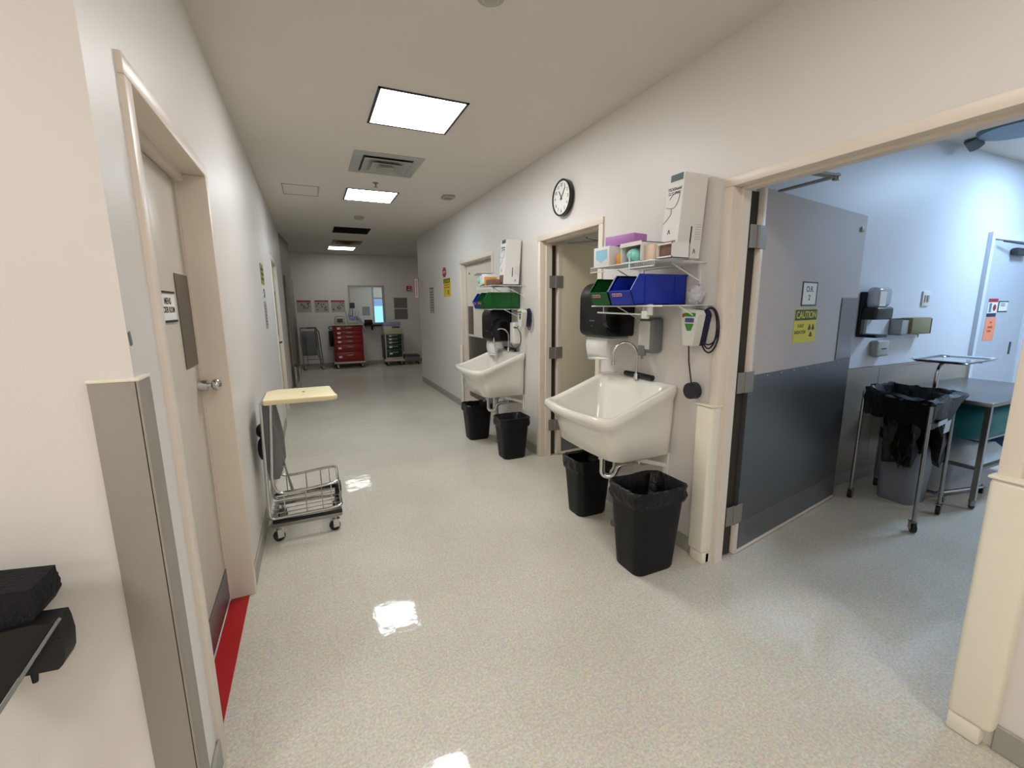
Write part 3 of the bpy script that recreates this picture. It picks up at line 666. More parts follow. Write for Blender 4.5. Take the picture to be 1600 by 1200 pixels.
def stack_bin(y0, y1, x0, x1, z0, h, m, label, group='open fronted parts bins over the sinks', tagm=None):
    t = thing('stacking_bin', label, 'storage bin', ((x0 + x1) / 2, (y0 + y1) / 2, z0), group)
    cut = .062; w_ = .004; hl = h * .47; fi = .03
    prof = [(x0 + fi, z0), (x1, z0), (x1, z0 + h), (x0 + cut, z0 + h), (x0, z0 + hl)]
    mb = MB()
    for ys in (y0, y1 - w_): mb.prism([(x, ys, z) for x, z in prof], (0, w_, 0))
    mb.box((x0 + fi, y0, z0), (x1, y1, z0 + w_)); mb.box((x1 - w_, y0, z0), (x1, y1, z0 + h))
    mb.hexa([(x0 + fi, y0, z0), (x0 + fi + .004, y0, z0), (x0 + fi + .004, y1, z0), (x0 + fi, y1, z0), (x0, y0, z0 + hl), (x0 + w_, y0, z0 + hl), (x0 + w_, y1, z0 + hl), (x0, y1, z0 + hl)])
    # rims
    for ys in (y0 - .003, y1 - w_): mb.box((x0 + cut, ys, z0 + h - .008), (x1 + .003, ys + w_ + .003, z0 + h + .002)); mb.hexa([(x0 - .002, ys, z0 + hl - .004), (x0 + .006, ys, z0 + hl - .008), (x0 + .006, ys + w_ + .003, z0 + hl - .008), (x0 - .002, ys + w_ + .003, z0 + hl - .004), (x0 + cut - .004, ys, z0 + h + .002), (x0 + cut + .006, ys, z0 + h - .008), (x0 + cut + .006, ys + w_ + .003, z0 + h - .008), (x0 + cut - .004, ys + w_ + .003, z0 + h + .002)])
    mb.box((x0 - .004, y0, z0 + hl - .006), (x0 + .006, y1, z0 + hl + .002)); mb.box((x1 - .002, y0 - .003, z0 + h - .008), (x1 + .006, y1 + .003, z0 + h + .002))
    # side ribs
    for xx in (x0 + cut + .04, x1 - .09): mb.box((xx, y0 - .004, z0 + .01), (xx + .006, y0, z0 + h - .01))
    mb.box((x0 + cut + .04, y0 - .003, z0 + h * .5), (x1 - .09, y0, z0 + h * .53)); mb.box((x0 + cut + .04, y0 - .003, z0 + h * .72), (x1 - .09, y0, z0 + h * .75))
    mb.build('bin_shell', m, t, False)
    f = Face((x0 + fi * .38, (y0 + y1) / 2, z0 + hl * .62), (0, -1, 0), V((-.38, 0, 1)))
    mb = MB(); f.slab(mb, -(y1 - y0) * .34, .0, (y1 - y0) * .1, .018, .001, .004); o = mb.build('label_strip', mat('label_strip_paper', (196, 170, 190), .6), t, False)
    mb = MB(); f.strokes(mb, -(y1 - y0) * .32, .004, (y1 - y0) * .08, .014, .0042, 1, .8, 9); mb.build('print', M_redink, o, False)
    return t
def towel_dispenser(y0, y1, label):
    t = thing('towel_dispenser', label, 'towel dispenser', (R, (y0 + y1) / 2, 1.3), 'black paper towel dispensers')
    z0, z1, xf = 1.315, 1.69, R - .235
    def rg(y, i, r=.11):
        x0, x1, a, b = xf + i, R - .002, z0 + i, z1 - i; pts = []
        for cx, cz, a0, rr_ in ((x0 + r, b - r, 90, r), (x0 + r * .4, a + r * .4, 180, r * .4)):
            for k in range(7): q = math.radians(a0 + 90 * k / 6); pts.append((cx + rr_ * math.cos(q), y, cz + rr_ * math.sin(q)))
        pts += [(x1, y, a), (x1, y, b)]
        return pts
    mb = MB(); mb.loft([rg(y0, .02), rg(y0 + .008, .005), rg(y0 + .02, 0), rg(y1 - .02, 0), rg(y1 - .008, .005), rg(y1, .02)]); mb.build('cover', M_black, t)
    mb = MB(); c = (R - .13, y0 - .012, 1.45); mb.cyl((c[0], y0 - .012, c[2]), (c[0], y0 + .03, c[2]), .12, 30); mb.build('roll_window', M_blackg, t)
    mb = MB(); mb.box((xf + .045, y0 + .02, z0 - .012), (R - .03, y1 - .02, z0 + .01), .004); mb.build('tear_bar', M_grey, t)
    f = Face((xf - .0005, (y0 + y1) / 2, 1.42), (0, -1, 0)); mb = MB(); f.slab(mb, -.03, 0, .03, .008, 0, .001); f.slab(mb, -.008, -.035, .008, -.03, 0, .001); mb.build('emblem', M_inkg, t, False)
    # sheet of towel hanging out
    mb = MB(); ya, yb = y0 + .05, y1 - .04; rows = []
    for k in range(9):
        z = z0 + .0 - k * .0215; x = xf + .055 - .012 * math.sin(k * .5); rows.append((x, z))
    for (xa, za), (xb, zb) in zip(rows, rows[1:]): mb.quad((xa, ya, za), (xa, yb, za), (xb + .0, yb, zb - .012 * (zb < z0 - .15)), (xb, ya, zb + .012 * (zb < z0 - .15)))
    bmesh.ops.remove_doubles(mb.bm, verts=mb.bm.verts[:], dist=.0005)
    o = mb.build('paper_towel', M_paper, t); md = o.modifiers.new('t', 'SOLIDIFY'); md.thickness = .0015
    return t
# near group
wire_shelf(1.86, 2.44, 1.665, 1.765, 'upper white wire shelf over the nearer sink, holding glove and mask boxes')
dispenser_carton(2.005, .125, 'tall white eye shield carton leaning on the upper shelf over the nearer sink')
wire_shelf(1.80, 2.44, 1.68, 1.528, 'lower white wire shelf over the nearer sink, holding blue and green bins', .004)
mb = MB(); mb.tube([(1.70, 2.40, 1.485), (1.70, 1.93, 1.478)], .005, 8); mb.build('tmp_rod', M_wire)
o = bpy.data.objects['tmp_rod']; o.name = 'hanging_rod'; tag(o, 'white rod with a white clamp under the lower shelf over the nearer sink', 'rod')
mb = MB(); mb.tube([(1.70, 2.34, 1.485), (1.70, 2.34, 1.522)], .003); mb.build('hanger', M_wire, o); MB().tube([(1.70, 1.97, 1.48), (1.70, 1.97, 1.522)], .003).build('hanger', M_wire, o)
mb = MB(); mb.box((1.685, 1.93, 1.455), (1.715, 1.97, 1.50), .006); mb.box((1.69, 1.90, 1.475), (1.71, 1.93, 1.535), .004); mb.build('clamp', M_white, o)
stack_bin(1.995, 2.195, 1.625, 2.035, 1.533, .168, M_blue, 'large blue parts bin over the nearer sink')
stack_bin(2.215, 2.40, 1.63, 1.96, 1.533, .160, M_green, 'small green parts bin left of the large blue bin over the nearer sink')
mb = MB()
bmesh.ops.create_icosphere(mb.bm, subdivisions=3, radius=1)
rn = random.Random(5)
for v in mb.bm.verts: v.co = V((2.0 + v.co.x * .04, 1.885 + v.co.y * .05, 1.585 + v.co.z * .052)) + V((rn.uniform(-1, 1), rn.uniform(-1, 1), rn.uniform(-1, 1))) * .006
tag(mb.build('plastic_bag', mat('crinkled_clear_film', (220, 220, 225), .2, var=.1, alpha=.6, bump=.6, bscale=50), None, False), 'crumpled clear plastic bag right of the blue bin', 'bag')
# boxes on the upper shelf
t = thing('mask_box', 'white mask box with a blue printed front on the upper shelf end', 'box', (1.76, 2.35, 1.77), 'boxes on the shelf over the nearer sink')
MB().box((1.68, 2.27, 1.768), (1.86, 2.43, 1.885), .002).build('carton', M_card, t)
f = Face((1.68, 2.35, 1.827), (0, -1, 0)); mb = MB(); mb.prism([f.p(-.055, .04, .0), f.p(.055, .04, 0), f.p(.06, -.01, 0), f.p(.0, -.035, 0), f.p(-.055, -.01, 0)], f.n * .0015); mb.build('window_print', M_lblue, t, False)
t = thing('tissue_box', 'purple tissue box lying across the boxes on the upper shelf', 'box', (1.80, 2.2, 1.885), 'boxes on the shelf over the nearer sink')
mb = MB(); mb.obox((1.80, 2.27, 1.918), (.058, .012, 0), (-.018, .115, 0), (0, 0, .03), .003); mb.build('carton', M_purple, t)
mb = MB(); mb.obox((1.80, 2.27, 1.949), (.045, .006, 0), (-.014, .09, 0), (0, 0, .0012)); mb.build('opening_film_glare', M_paper, t, False)  # white slab over the opening also paints the glare on its film
t = thing('open_glove_box', 'open white box of mint green caps on the upper shelf over the nearer sink', 'box', (1.74, 2.06, 1.77), 'boxes on the shelf over the nearer sink')
mb = MB()
for a, b in (((1.67, 2.14, 1.768), (1.84, 2.144, 1.875)), ((1.67, 1.975, 1.768), (1.84, 1.979, 1.875)), ((1.67, 1.975, 1.768), (1.84, 2.144, 1.772)), ((1.836, 1.975, 1.768), (1.84, 2.144, 1.875)), ((1.67, 1.975, 1.871), (1.84, 2.144, 1.875)), ((1.666, 1.97, 1.855), (1.672, 2.15, 1.877))): mb.box(a, b)
mb.build('carton', M_card, t, False)
mb = MB(); mb.sphere((1.70, 2.06, 1.81), .042, (.9, 1.25, .85)); mb.sphere((1.69, 2.03, 1.80), .03); mb.build('caps', M_mint, t)
mb = MB(); mb.box((1.664, 2.055, 1.72), (1.668, 2.066, 1.83)); mb.build('elastic_band', mat('pale_teal_band', (190, 224, 218), .5), t)
t = thing('peach_carton', 'small peach coloured carton left of the brown tray on the upper shelf', 'box', (1.74, 1.94, 1.77), 'boxes on the shelf over the nearer sink')
MB().box((1.69, 1.90, 1.768), (1.83, 1.965, 1.85), .002).build('carton', M_peach, t)
tag(MB().box((1.70, 2.155, 1.768), (1.84, 2.225, 1.83), .002).build('orange_carton', M_orange), 'small orange carton between mask box and open white box', 'box', 'boxes on the shelf over the nearer sink')
t = thing('kraft_tray', 'brown kraft tray in front of the tall leaning carton', 'tray', (1.74, 1.85, 1.77))
mb = MB(); z0 = 1.768
mb.box((1.70, 1.775, z0), (1.82, 1.885, z0 + .004)); mb.box((1.70, 1.775, z0), (1.82, 1.779, z0 + .078)); mb.box((1.70, 1.881, z0), (1.82, 1.885, z0 + .078)); mb.box((1.70, 1.775, z0), (1.704, 1.885, z0 + .012)); mb.box((1.70, 1.775, z0 + .07), (1.704, 1.885, z0 + .078)); mb.box((1.816, 1.775, z0), (1.82, 1.885, z0 + .078))
mb.build('tray', M_card, t, False); MB().box((1.712, 1.782, z0 + .005), (1.81, 1.878, z0 + .072), .004).build('contents', M_brown, t)
towel_dispenser(2.46, 2.80, 'black paper towel dispenser with a white towel hanging over the nearer sink')
# grey soap dispenser near
t = thing('soap_dispenser', 'grey wall soap dispenser over the nearer sink', 'soap dispenser', (R, 2.25, 1.2))
mb = MB(); mb.box((R - .10, 2.17, 1.225), (R - .001, 2.30, 1.45), .022, 4); mb.build('cover', M_grey, t)
mb = MB(); mb.box((R - .105, 2.188, 1.25), (R - .09, 2.29, 1.43), .006); mb.build('front_panel', mat('pale_grey_panel', (206, 206, 198), .35), t)
mb = MB(); mb.box((R - .112, 2.225, 1.205), (R - .085, 2.285, 1.275), .01); mb.cyl((R - .098, 2.255, 1.185), (R - .098, 2.255, 1.21), .008); mb.build('push_lever', M_grey, t)
# brush dispenser
def brush_dispenser(yc, z0, label, sc=1.0, ball=True):
    t = thing('brush_dispenser', label, 'dispenser', (R, yc, z0), 'white and navy foot pump dispensers')
    X = R - .10
    def side(x): return [(x, yc + .062 * sc, z0 + .19 * sc), (x, yc + .05 * sc, z0 + .21 * sc), (x, yc - .05 * sc, z0 + .20 * sc), (x, yc - .065 * sc, z0 + .175 * sc), (x, yc - .035 * sc, z0 + .01), (x, yc - .03 * sc, z0), (x, yc + .035 * sc, z0), (x, yc + .04 * sc, z0 + .01)]
    mb = MB(); mb.prism(side(X), (.055, 0, 0)); mb.build('front_shell', M_white, t)
    mb = MB(); P = [(x, y + (-.005), z) for x, y, z in side(X + .056)]; mb.prism(P, (.04, 0, 0)); mb.build('back_shell', M_navy, t)
    f = Face((X - .0005, yc, z0 + .12 * sc), (0, -1, 0)); k = sc
    mb = MB(); f.slab(mb, -.035 * k, .045 * k, .045 * k, .065 * k, 0, .001); mb.prism([f.p(-.03 * k, .005 * k), f.p(.035 * k, .005 * k), f.p(.018 * k, -.035 * k), f.p(-.012 * k, -.035 * k)], f.n * .001); mb.build('green_label', mat('green_label_print', (52, 140, 40), .5, var=.1), t, False)
    mb = MB(); f.slab(mb, -.028 * k, .012 * k, .035 * k, .036 * k, 0, .0013); mb.build('blue_label', mat('blue_label_print', (84, 84, 150), .5, var=.2, vscale=80), t, False)
    mb = MB(); f.slab(mb, -.05 * k, .04 * k, -.036 * k, .062 * k, 0, .001); mb.build('red_label', mat('rust_label_print', (150, 60, 34), .5), t, False)
    c = V((R - .03, yc - .085 * sc, z0 + .09 * sc)); mb = MB()
    for q, (ra, rb) in enumerate(((.062, .125), (.05, .112), (.066, .10))):
        mb.tube([(c.x - .004 * q, c.y + ra * sc * math.cos(a), c.z + .01 * q + rb * sc * math.sin(a)) for a in [2 * PI * i / 36 for i in range(36)]], .0045, 7, True)
    mb.build('coiled_tube', mat('dark_navy_tube', (16, 16, 34), .4), t)
    if ball:
        mb = MB(); mb.tube([(X + .03, yc + .02, z0), (X + .035, yc + .015, z0 - .1), (X + .05, yc + .0, z0 - .23)], .004); mb.build('hanging_tube', M_ink, t)
        mb = MB(); mb.cyl((X + .03, yc - .005, z0 - .265), (X + .075, yc - .005, z0 - .265), .047, 28, .05); mb.build('pump_pad', mat('dark_grey_pad', (32, 32, 40), .5), t)
    return t
brush_dispenser(1.875, 1.30, 'white and navy dispenser with coiled tube and black round pad, right of the nearer sink')
# far group
wire_shelf(4.17, 4.60, 1.67, 1.735, 'upper white wire shelf over the farther sink, holding small boxes')
c2 = dispenser_carton(4.36, .13, 'tall white eye shield carton on the upper shelf over the farther sink')
c2.location.z -= .032
wire_shelf(4.20, 4.74, 1.68, 1.498, 'lower white wire shelf over the farther sink under the long green bin', .004)
stack_bin(4.29, 4.48, 1.62, 2.035, 1.503, .165, M_green, 'large green parts bin over the farther sink')
stack_bin(4.50, 4.66, 1.64, 1.94, 1.503, .16, M_blue, 'small blue parts bin left of the green bin over the farther sink')
t = thing('open_glove_box', 'open white box of mint caps on the shelf over the farther sink', 'box', (1.74, 4.5, 1.74), 'boxes on the shelf over the farther sink')
mb = MB(); mb.obox((1.76, 4.50, 1.80), (.08, 0, 0), (0, .07, -.012), (0, .008, .05), .002); mb.obox((1.73, 4.55, 1.87), (.09, 0, .0), (0, .06, -.012), (0, 0, .002)); mb.build('carton', M_card, t)
mb = MB(); mb.sphere((1.685, 4.54, 1.80), .035, (.6, 1, 1)); mb.build('caps', M_mint, t)
tag(MB().box((1.69, 4.385, 1.738), (1.82, 4.42, 1.83), .002).build('orange_carton', M_orange), 'orange carton beside the open box over the farther sink', 'box', 'boxes on the shelf over the farther sink')
tag(MB().box((1.69, 4.24, 1.738), (1.80, 4.37, 1.80), .006).build('kraft_tray', M_brown), 'brown kraft tray at the right of the shelf over the farther sink', 'tray')
tag(MB().box((1.90, 4.40, 1.738), (2.02, 4.46, 1.95), .003).build('upright_carton', mat('pale_grey_carton', (190, 186, 190), .6)), 'narrow upright pale carton behind the tall white one over the farther sink', 'box', 'boxes on the shelf over the farther sink')
towel_dispenser(4.52, 4.86, 'black paper towel dispenser over the farther sink')
for o in list(C.objects):
    if o.get('label') == 'black paper towel dispenser over the farther sink': o.location.z -= .17
mb = MB(); mb.box((R - .095, 4.27, 1.13), (R - .001, 4.37, 1.36), .015, 3); tag(mb.build('soap_dispenser', M_white), 'white wall soap dispenser over the farther sink beside the looping hose', 'soap dispenser')
t = brush_dispenser(4.10, 1.32, 'white and navy dispenser with looping hose, right of the farther sink', .85, False)
mb = MB(); c = V((R - .09, 4.22, 1.27))
mb.tube([(c.x, c.y + .02 + .14 * math.cos(a), c.z - .07 + .11 * math.sin(a)) for a in [2 * PI * i / 40 for i in range(40)]], .004, 7, True)
mb.tube([(c.x + .01, c.y + .04 + .12 * math.cos(a), c.z + .12 + .09 * math.sin(a)) for a in [2 * PI * i / 40 for i in range(8, 34)]], .004, 7)
mb.build('looping_hose', M_ink, t)
# clock
t = thing('wall_clock', 'round black rimmed wall clock above the middle door', 'clock', (R, 3.39, 2.42))
yc, zc, r0 = 3.40, 2.425, .148
mb = MB(); n = 40; cs = [(math.cos(2 * PI * i / n), math.sin(2 * PI * i / n)) for i in range(n)]
rg = [[(x, yc + a * r, zc + b * r) for a, b in cs] for x, r in ((R - .001, r0 - .012), (R - .02, r0), (R - .045, r0), (R - .05, r0 - .006), (R - .046, r0 - .014), (R - .038, r0 - .015))]
mb.loft(rg); mb.build('rim', M_blackg, t)
MB().cyl((R - .037, yc, zc), (R - .040, yc, zc), r0 - .015, 40).build('dial', M_paper, t)
fc = Face((R - .0403, yc, zc), (0, -1, 0))
for k in range(1, 13):
    a = PI / 2 - k * PI / 6; s_ = str(k); fc.text(s_, .103 * math.cos(a), .103 * math.sin(a), (.008 if k in (1, 11) else .014) * len(s_) if k != 1 else .006, .027, .0004, M_ink, t, .01)
def hand(a, L_, w_, d):
    f = Face(fc.p(0, 0), fc.ex * math.sin(a) * -1 * -1 + fc.ey * 0, fc.ey) if False else None
    dirv = fc.ex * math.sin(a) + fc.ey * math.cos(a); side = fc.ex * math.cos(a) - fc.ey * math.sin(a)
    mb = MB(); mb.obox(fc.p(0, 0, d) + dirv * (L_ / 2 - .01), dirv * (L_ / 2 + .01), side * w_, fc.n * .0006); return mb
hand(math.radians(-35), .07, .004, .002).build('hour_hand', M_ink, t, False)
hand(math.radians(40), .095, .0028, .0035).build('minute_hand', M_ink, t, False)
hand(math.radians(40), .0, .006, .004).build('hub', M_ink, t, False)

# ------------------------------------------------------------------ signs
# locker room sign
fL = Face((-.5065, 2.155, 1.54), (0, 1, 0))
o = sign('door_sign', 'white MENS LOCKER ROOM sign on the near left door', 'sign', fL, .225, .118)
mb = MB(); fL.slab(mb, -.1, .052, .11, .060, 0, .006); fL.slab(mb, -.1, -.062, .11, -.053, 0, .006); mb.build('holder_rails', M_ink, o, False)
fL.text('MENS', .01, .022, .09, .026, .002, M_ink, o, .02); fL.text('LOCKER ROOM', .0, -.012, .19, .024, .002, M_ink, o, .02)
# O.R. 2 and caution
fo = Face(f2.p(.725, 1.592, .0), f2.ex)
o = sign('door_sign', 'white O.R. 2 sign with dark frame on the open operating room door', 'sign', fo, .2, .145)
border(fo, .205, .15, .008, .004, mat('dark_blue_frame', (26, 36, 60), .5), o)
fo.text('O.R.', .0, .03, .1, .035, .002, M_ink, o, .015); fo.text('2', 0, -.022, .025, .034, .002, M_ink, o, .015)
fo = Face(f2.p(.712, 1.392, .0), f2.ex)
o = sign('caution_sign', 'yellow CAUTION X-RAY RADIATION sign on the open operating room door', 'sign', fo, .31, .215, M_yellow)
mb = MB(); fo.slab(mb, -.15, .035, .15, .102, .002, .0026); b_ = mb.build('header_band', M_dgr_ink, o, False)
fo.text('CAUTION', 0, .069, .27, .045, .0027, M_yellow, b_, .02)
fo.text('X-RAY', -.065, .0, .09, .022, .002, M_ink, o, .01); fo.text('RADIATION', -.065, -.04, .15, .022, .002, M_ink, o, .01)
mb = MB()
for a in (90 + 30, 90 - 30, 270):
    pass
for ac in (150, 30, 270):
    pts = [fo.p(.085, -.03, .002)]
    pts = [fo.p(.085 + .012 * math.cos(math.radians(ac - 30)), -.03 + .012 * math.sin(math.radians(ac - 30)), .002)] + [fo.p(.085 + .045 * math.cos(math.radians(ac - 30 + 10 * q)), -.03 + .045 * math.sin(math.radians(ac - 30 + 10 * q)), .002) for q in range(7)] + [fo.p(.085 + .012 * math.cos(math.radians(ac + 30)), -.03 + .012 * math.sin(math.radians(ac + 30)), .002)]
    mb.prism(pts, fo.n * .0008)
mb.build('trefoil', mat('dark_maroon_ink', (70, 20, 20), .6), o, False)
# right wall signs
f = Face((R - .0, 7.16, 2.075), (0, -1, 0))
mb = MB(); mb.prism([f.p(.115 * math.cos(PI / 8 + k * PI / 4), .085 * math.sin(PI / 8 + k * PI / 4), .0005) for k in range(8)], f.n * .003)
o = tag(mb.build('stop_sign', M_redink, None, False), 'small red stop sign on the right wall above the yellow sign', 'sign')
f.text('STOP', 0, 0, .15, .04, .0036, M_paper, o, .01)
f = Face((R, 7.03, 1.83), (0, -1, 0))
o = sign('caution_sign', 'yellow caution sign on the right wall before the farther door', 'sign', f, .40, .29, M_yellow)
mb = MB(); f.slab(mb, -.19, .07, .17, .135, .002, .003); b_ = mb.build('header_band', M_dgr_ink, o, False); f.text('CAUTION', -.01, .10, .3, .04, .003, M_yellow, b_, .01)
mb = MB(); f.strokes(mb, -.15, -.02, .15, .06, .002, 2, .5, 4); f.slab(mb, .03, -.11, .11, -.04, .002, .003); mb.build('lettering', mat('orange_ink', (190, 100, 20), .6), o, False)
f = Face((R, 8.03, 1.64), (0, -1, 0))
o = sign('notice', 'grey tinted tall notice on the right wall near its far end', 'poster', f, .34, .48, M_lgrey)
mb = MB(); f.slab(mb, -.12, .20, .12, .225, .002, .003); f.strokes(mb, -.12, -.2, .12, .17, .002, 8, .35, 6); mb.build('lettering', M_inkg, o, False)
border(f, .34, .48, .008, .004, M_white, o)
# flag sign at the end of the right wall
t = thing('flag_sign', 'tall narrow white and red sign sticking out from the end of the right wall', 'sign', (1.99, 8.98, 1.9))
f = Face((1.985, 8.97, 1.89), (1, 0, 0)); mb = MB(); f.slab(mb, -.055, -.21, .06, .21, -.006, 0); mb.build('board', M_white, t, False)
border(f, .10, .40, .012, .002, M_redink, t)
mb = MB(); f.strokes(mb, -.012, -.15, .012, .15, .001, 9, .5, 8); mb.build('lettering', M_redink, t, False)
# far wall posters
for i, x in enumerate((-.11, .30, .69)):
    f = Face((x, YF - .001, 1.555), (1, 0, 0))
    lab = ('red topped notice, leftmost of the row of three on the far wall', 'red topped notice, middle of the row of three on the far wall', 'red topped notice closest to the far window, in the row of three')[i]
    o = sign('notice', lab, 'poster', f, .345, .30, mat('notice_paper', (176, 168, 162), .6), group='row of notices on the far wall')
    mb = MB(); f.slab(mb, -.16, .11, .16, .15, .002, .004); mb.build('header_band', M_redink, o, False)
    mb = MB(); rn = random.Random(i)
    for k in range(11): a = rn.uniform(-.14, .12); b = rn.uniform(-.11, .07); f.slab(mb, a, b, a + .03, b + .035, .002, .003)
    mb.build('pictures', mat('mixed_ink', (104, 92, 96), .6, var=.3, vscale=30), o, False)
    border(f, .35, .31, .006, .004, M_white, o)
for i, z in enumerate((1.63, 1.33)):
    f = Face((2.29, YF - .001, z), (1, 0, 0))
    o = sign('notice', ('upper grey notice on the far wall right of the window', 'lower grey notice on the far wall right of the window')[i], 'poster', f, .36, .28, mat('grey_notice_paper', (120, 114, 108), .6), group='two grey notices right of the far window')
    mb = MB(); f.slab(mb, -.16, .11, .15, .135, .002, .003); f.strokes(mb, -.15, -.11, .15, .09, .002, 5, .3, 10 + i); mb.build('lettering', M_inkg, o, False)
f = Face((1.665, 14.995, 1.40), (1, 0, 0))
o = sign('notice', 'grey notice seen through the far window on the wall beyond', 'poster', f, .23, .28, mat('grey_beyond_paper', (130, 130, 124), .6))
mb = MB(); f.strokes(mb, -.09, .02, .09, .11, .002, 4, .5, 3); mb.build('lettering', M_inkg, o, False)
t = thing('fire_alarm', 'small red fire alarm on the far wall', 'alarm', (2.53, YF, 2.02))
MB().box((2.465, YF - .05, 1.955), (2.595, YF, 2.085), .008).build('housing', mat('alarm_red', (170, 20, 24), .4), t)
MB().cyl((2.53, YF - .056, 2.045), (2.53, YF - .05, 2.045), .02).build('strobe', M_white, t)
MB().box((2.49, YF - .053, 1.975), (2.57, YF - .05, 2.0)).build('label_plate', M_white, t, False)
# left wall signs (seen edge on)
f = Face((L, 5.12, 1.86), (0, 1, 0)); o = sign('caution_sign', 'yellow sign highest on the left wall', 'sign', f, .30, .20, mat('olive_yellow_print', (150, 140, 60), .5), .004)
mb = MB(); f.strokes(mb, -.12, -.07, .12, .07, .004, 3, .5, 2); mb.build('lettering', M_dgr_ink, o, False)
f = Face((L, 5.12, 1.675), (0, 1, 0)); o = sign('notice', 'small black printed sign below the yellow sign on the left wall', 'sign', f, .26, .11, M_paper, .004)
f.text('OR', 0, .0, .2, .09, .0045, M_ink, o, .02)
f = Face((L, 5.12, 1.46), (0, 1, 0)); o = sign('notice', 'pinkish grey notice lowest of the three on the left wall', 'poster', f, .22, .27, mat('pink_grey_paper', (168, 146, 146), .6), .004)
mb = MB(); f.strokes(mb, -.09, -.11, .09, .11, .004, 7, .3, 12); mb.build('lettering', M_inkg, o, False)
f = Face((-.43, 6.95, 1.45), (0, 1, 0)); o = sign('notice', 'pale notice in a dark holder on the far left door', 'poster', f, .5, .52, M_lgrey, .004)
border(f, .52, .62, .012, .008, M_grey, o, 'holder')
mb = MB(); f.slab(mb, -.2, -.05, .2, .2, .004, .005); mb.build('pink_sheet', mat('pink_grey_sheet', (170, 150, 146), .6), o, False)
# chipped paint by the corner
tag(MB().obox((-.399, 1.352, 1.462), (.0012, 0, 0), (0, .006, .002), (0, -.003, .016)).build('wall_scuff', M_grey, None, False), 'small chip in the paint on the near left wall corner', 'scuff')

# ------------------------------------------------------------------ laundry hamper cart on the left
def caster(mb_m, mb_w, x, y, z0=0.0, r=.037, yaw=0.0):
    c, s_ = math.cos(yaw), math.sin(yaw)
    mb_w.cyl((x - s_ * .011, y + c * .011, z0 + r), (x + s_ * .011, y - c * .011, z0 + r), r, 18)
    for k in (-1, 1): mb_m.obox((x + k * s_ * .015 + c * .008, y - k * c * .015 + s_ * .008, z0 + r * 1.4), (c * .02, s_ * .02, 0), (-s_ * .0015, c * .0015, 0), (0, 0, r * .75))
    mb_m.obox((x + c * .01, y + s_ * .01, z0 + r * 2.15), (c * .024, s_ * .024, 0), (-s_ * .018, c * .018, 0), (0, 0, .003))
    mb_m.cyl((x + c * .01, y + s_ * .01, z0 + r * 2.1), (x + c * .01, y + s_ * .01, z0 + r * 2.1 + .03), .008, 10)
t = thing('hamper_cart', 'chrome laundry hamper cart with ivory lid by the left wall', 'hamper', (-.1, 3.3, 0))
y0, y1 = 3.10, 3.50
poly = [(-.315, y0 + .02), (-.305, y0), (.10, y0), (.128, y0 + .03), (.118, y0 + .06), (.095, y1 - .01), (.08, y1), (-.25, y1), (-.315, y1 - .06)]
mb = MB(); mb.prism([(x, y, .925) for x, y in poly], (0, 0, .033)); 
bmesh.ops.recalc_face_normals(mb.bm, faces=mb.bm.faces[:])
bmesh.ops.bevel(mb.bm, geom=mb.bm.edges[:], offset=.006, segments=2, affect='EDGES', profile=.5)
mb.build('lid', M_lid, t)
MB().cyl((-.08, 3.32, .958), (-.08, 3.32, .961), .008, 10).build('lid_rivet', M_inkg, t)
mb = MB()
yn, yf_ = y0 + .02, y1 - .03
for yy in (yn, yf_): mb.tube(fillet([(-.325, yy, .93), (-.345, yy, .22), (-.34, yy, .155), (.05, yy, .165)], .05), .011, 10)
mb.tube(fillet([(.05, yn, .165), (.10, yn + .01, .17), (.10, yf_ - .01, .17), (.05, yf_, .165)], .04), .011, 10)
mb.tube([(-.325, yn, .93), (-.325, yf_, .93)], .011, 10)
mb.build('frame', M_chrome, t)
mb = MB(); mb.tube(fillet([(-.27, yn, .93), (-.31, yn, .42), (-.29, yn, .335), (-.22, yn, .32), (.02, yn, .34), (.09, yn + .01, .345), (.09, yf_ - .01, .345), (.02, yf_, .34), (-.22, yf_, .32), (-.29, yf_, .335), (-.31, yf_, .42), (-.27, yf_, .93)], .045), .010, 10)
mb.build('basket_rail', M_chrome, t)
mb = MB()
for x in (-.25, -.12, -.02, .04):
    for yy in (yn, yf_): mb.tube([(x, yy, .33), (x, yy, .165)], .0035, 6)
for yy in (yn + .09, yn + .18, yn + .27): mb.tube([(.092, yy, .343), (.10, yy, .17)], .0035, 6)
for yy in (yn + .07, yn + .14, yn + .21, yn + .28): mb.tube([(-.34, yy, .16), (.09, yy, .168)], .0035, 6)
mb.build('basket_wires', M_chrome, t)
mb = MB(); mb.tube([(-.285, yn + .02, .92), (-.20, yn + .05, .30)], .005); mb.tube([(-.25, yn + .05, .60), (-.19, yn + .07, .29)], .004); mb.tube([(-.245, yn + .03, .50), (-.225, yn + .03, .50)], .009); mb.build('lid_rod', M_steel, t)
mb = MB(); mb.box((-.335, yn - .015, .10), (.095, yn + .005, .125), .003); mb.box((-.335, yf_ - .005, .10), (.095, yf_ + .015, .125), .003); mb.box((-.34, yn, .10), (-.31, yf_, .125), .003); mb.box((.06, yn, .10), (.10, yf_, .13), .003)
mb.build('base_rail', M_steel, t)
mb = MB(); mb.box((-.33, yn - .02, .128), (.10, yn + .012, .142), .004); mb.build('bumper', M_rubber, t); mb = MB(); mb.box((-.33, yf_ - .012, .18), (.09, yf_ + .02, .20), .004); mb.box((.07, yf_ - .08, .13), (.115, yf_ + .02, .22), .006); mb.build('bumper', M_rubber, t)
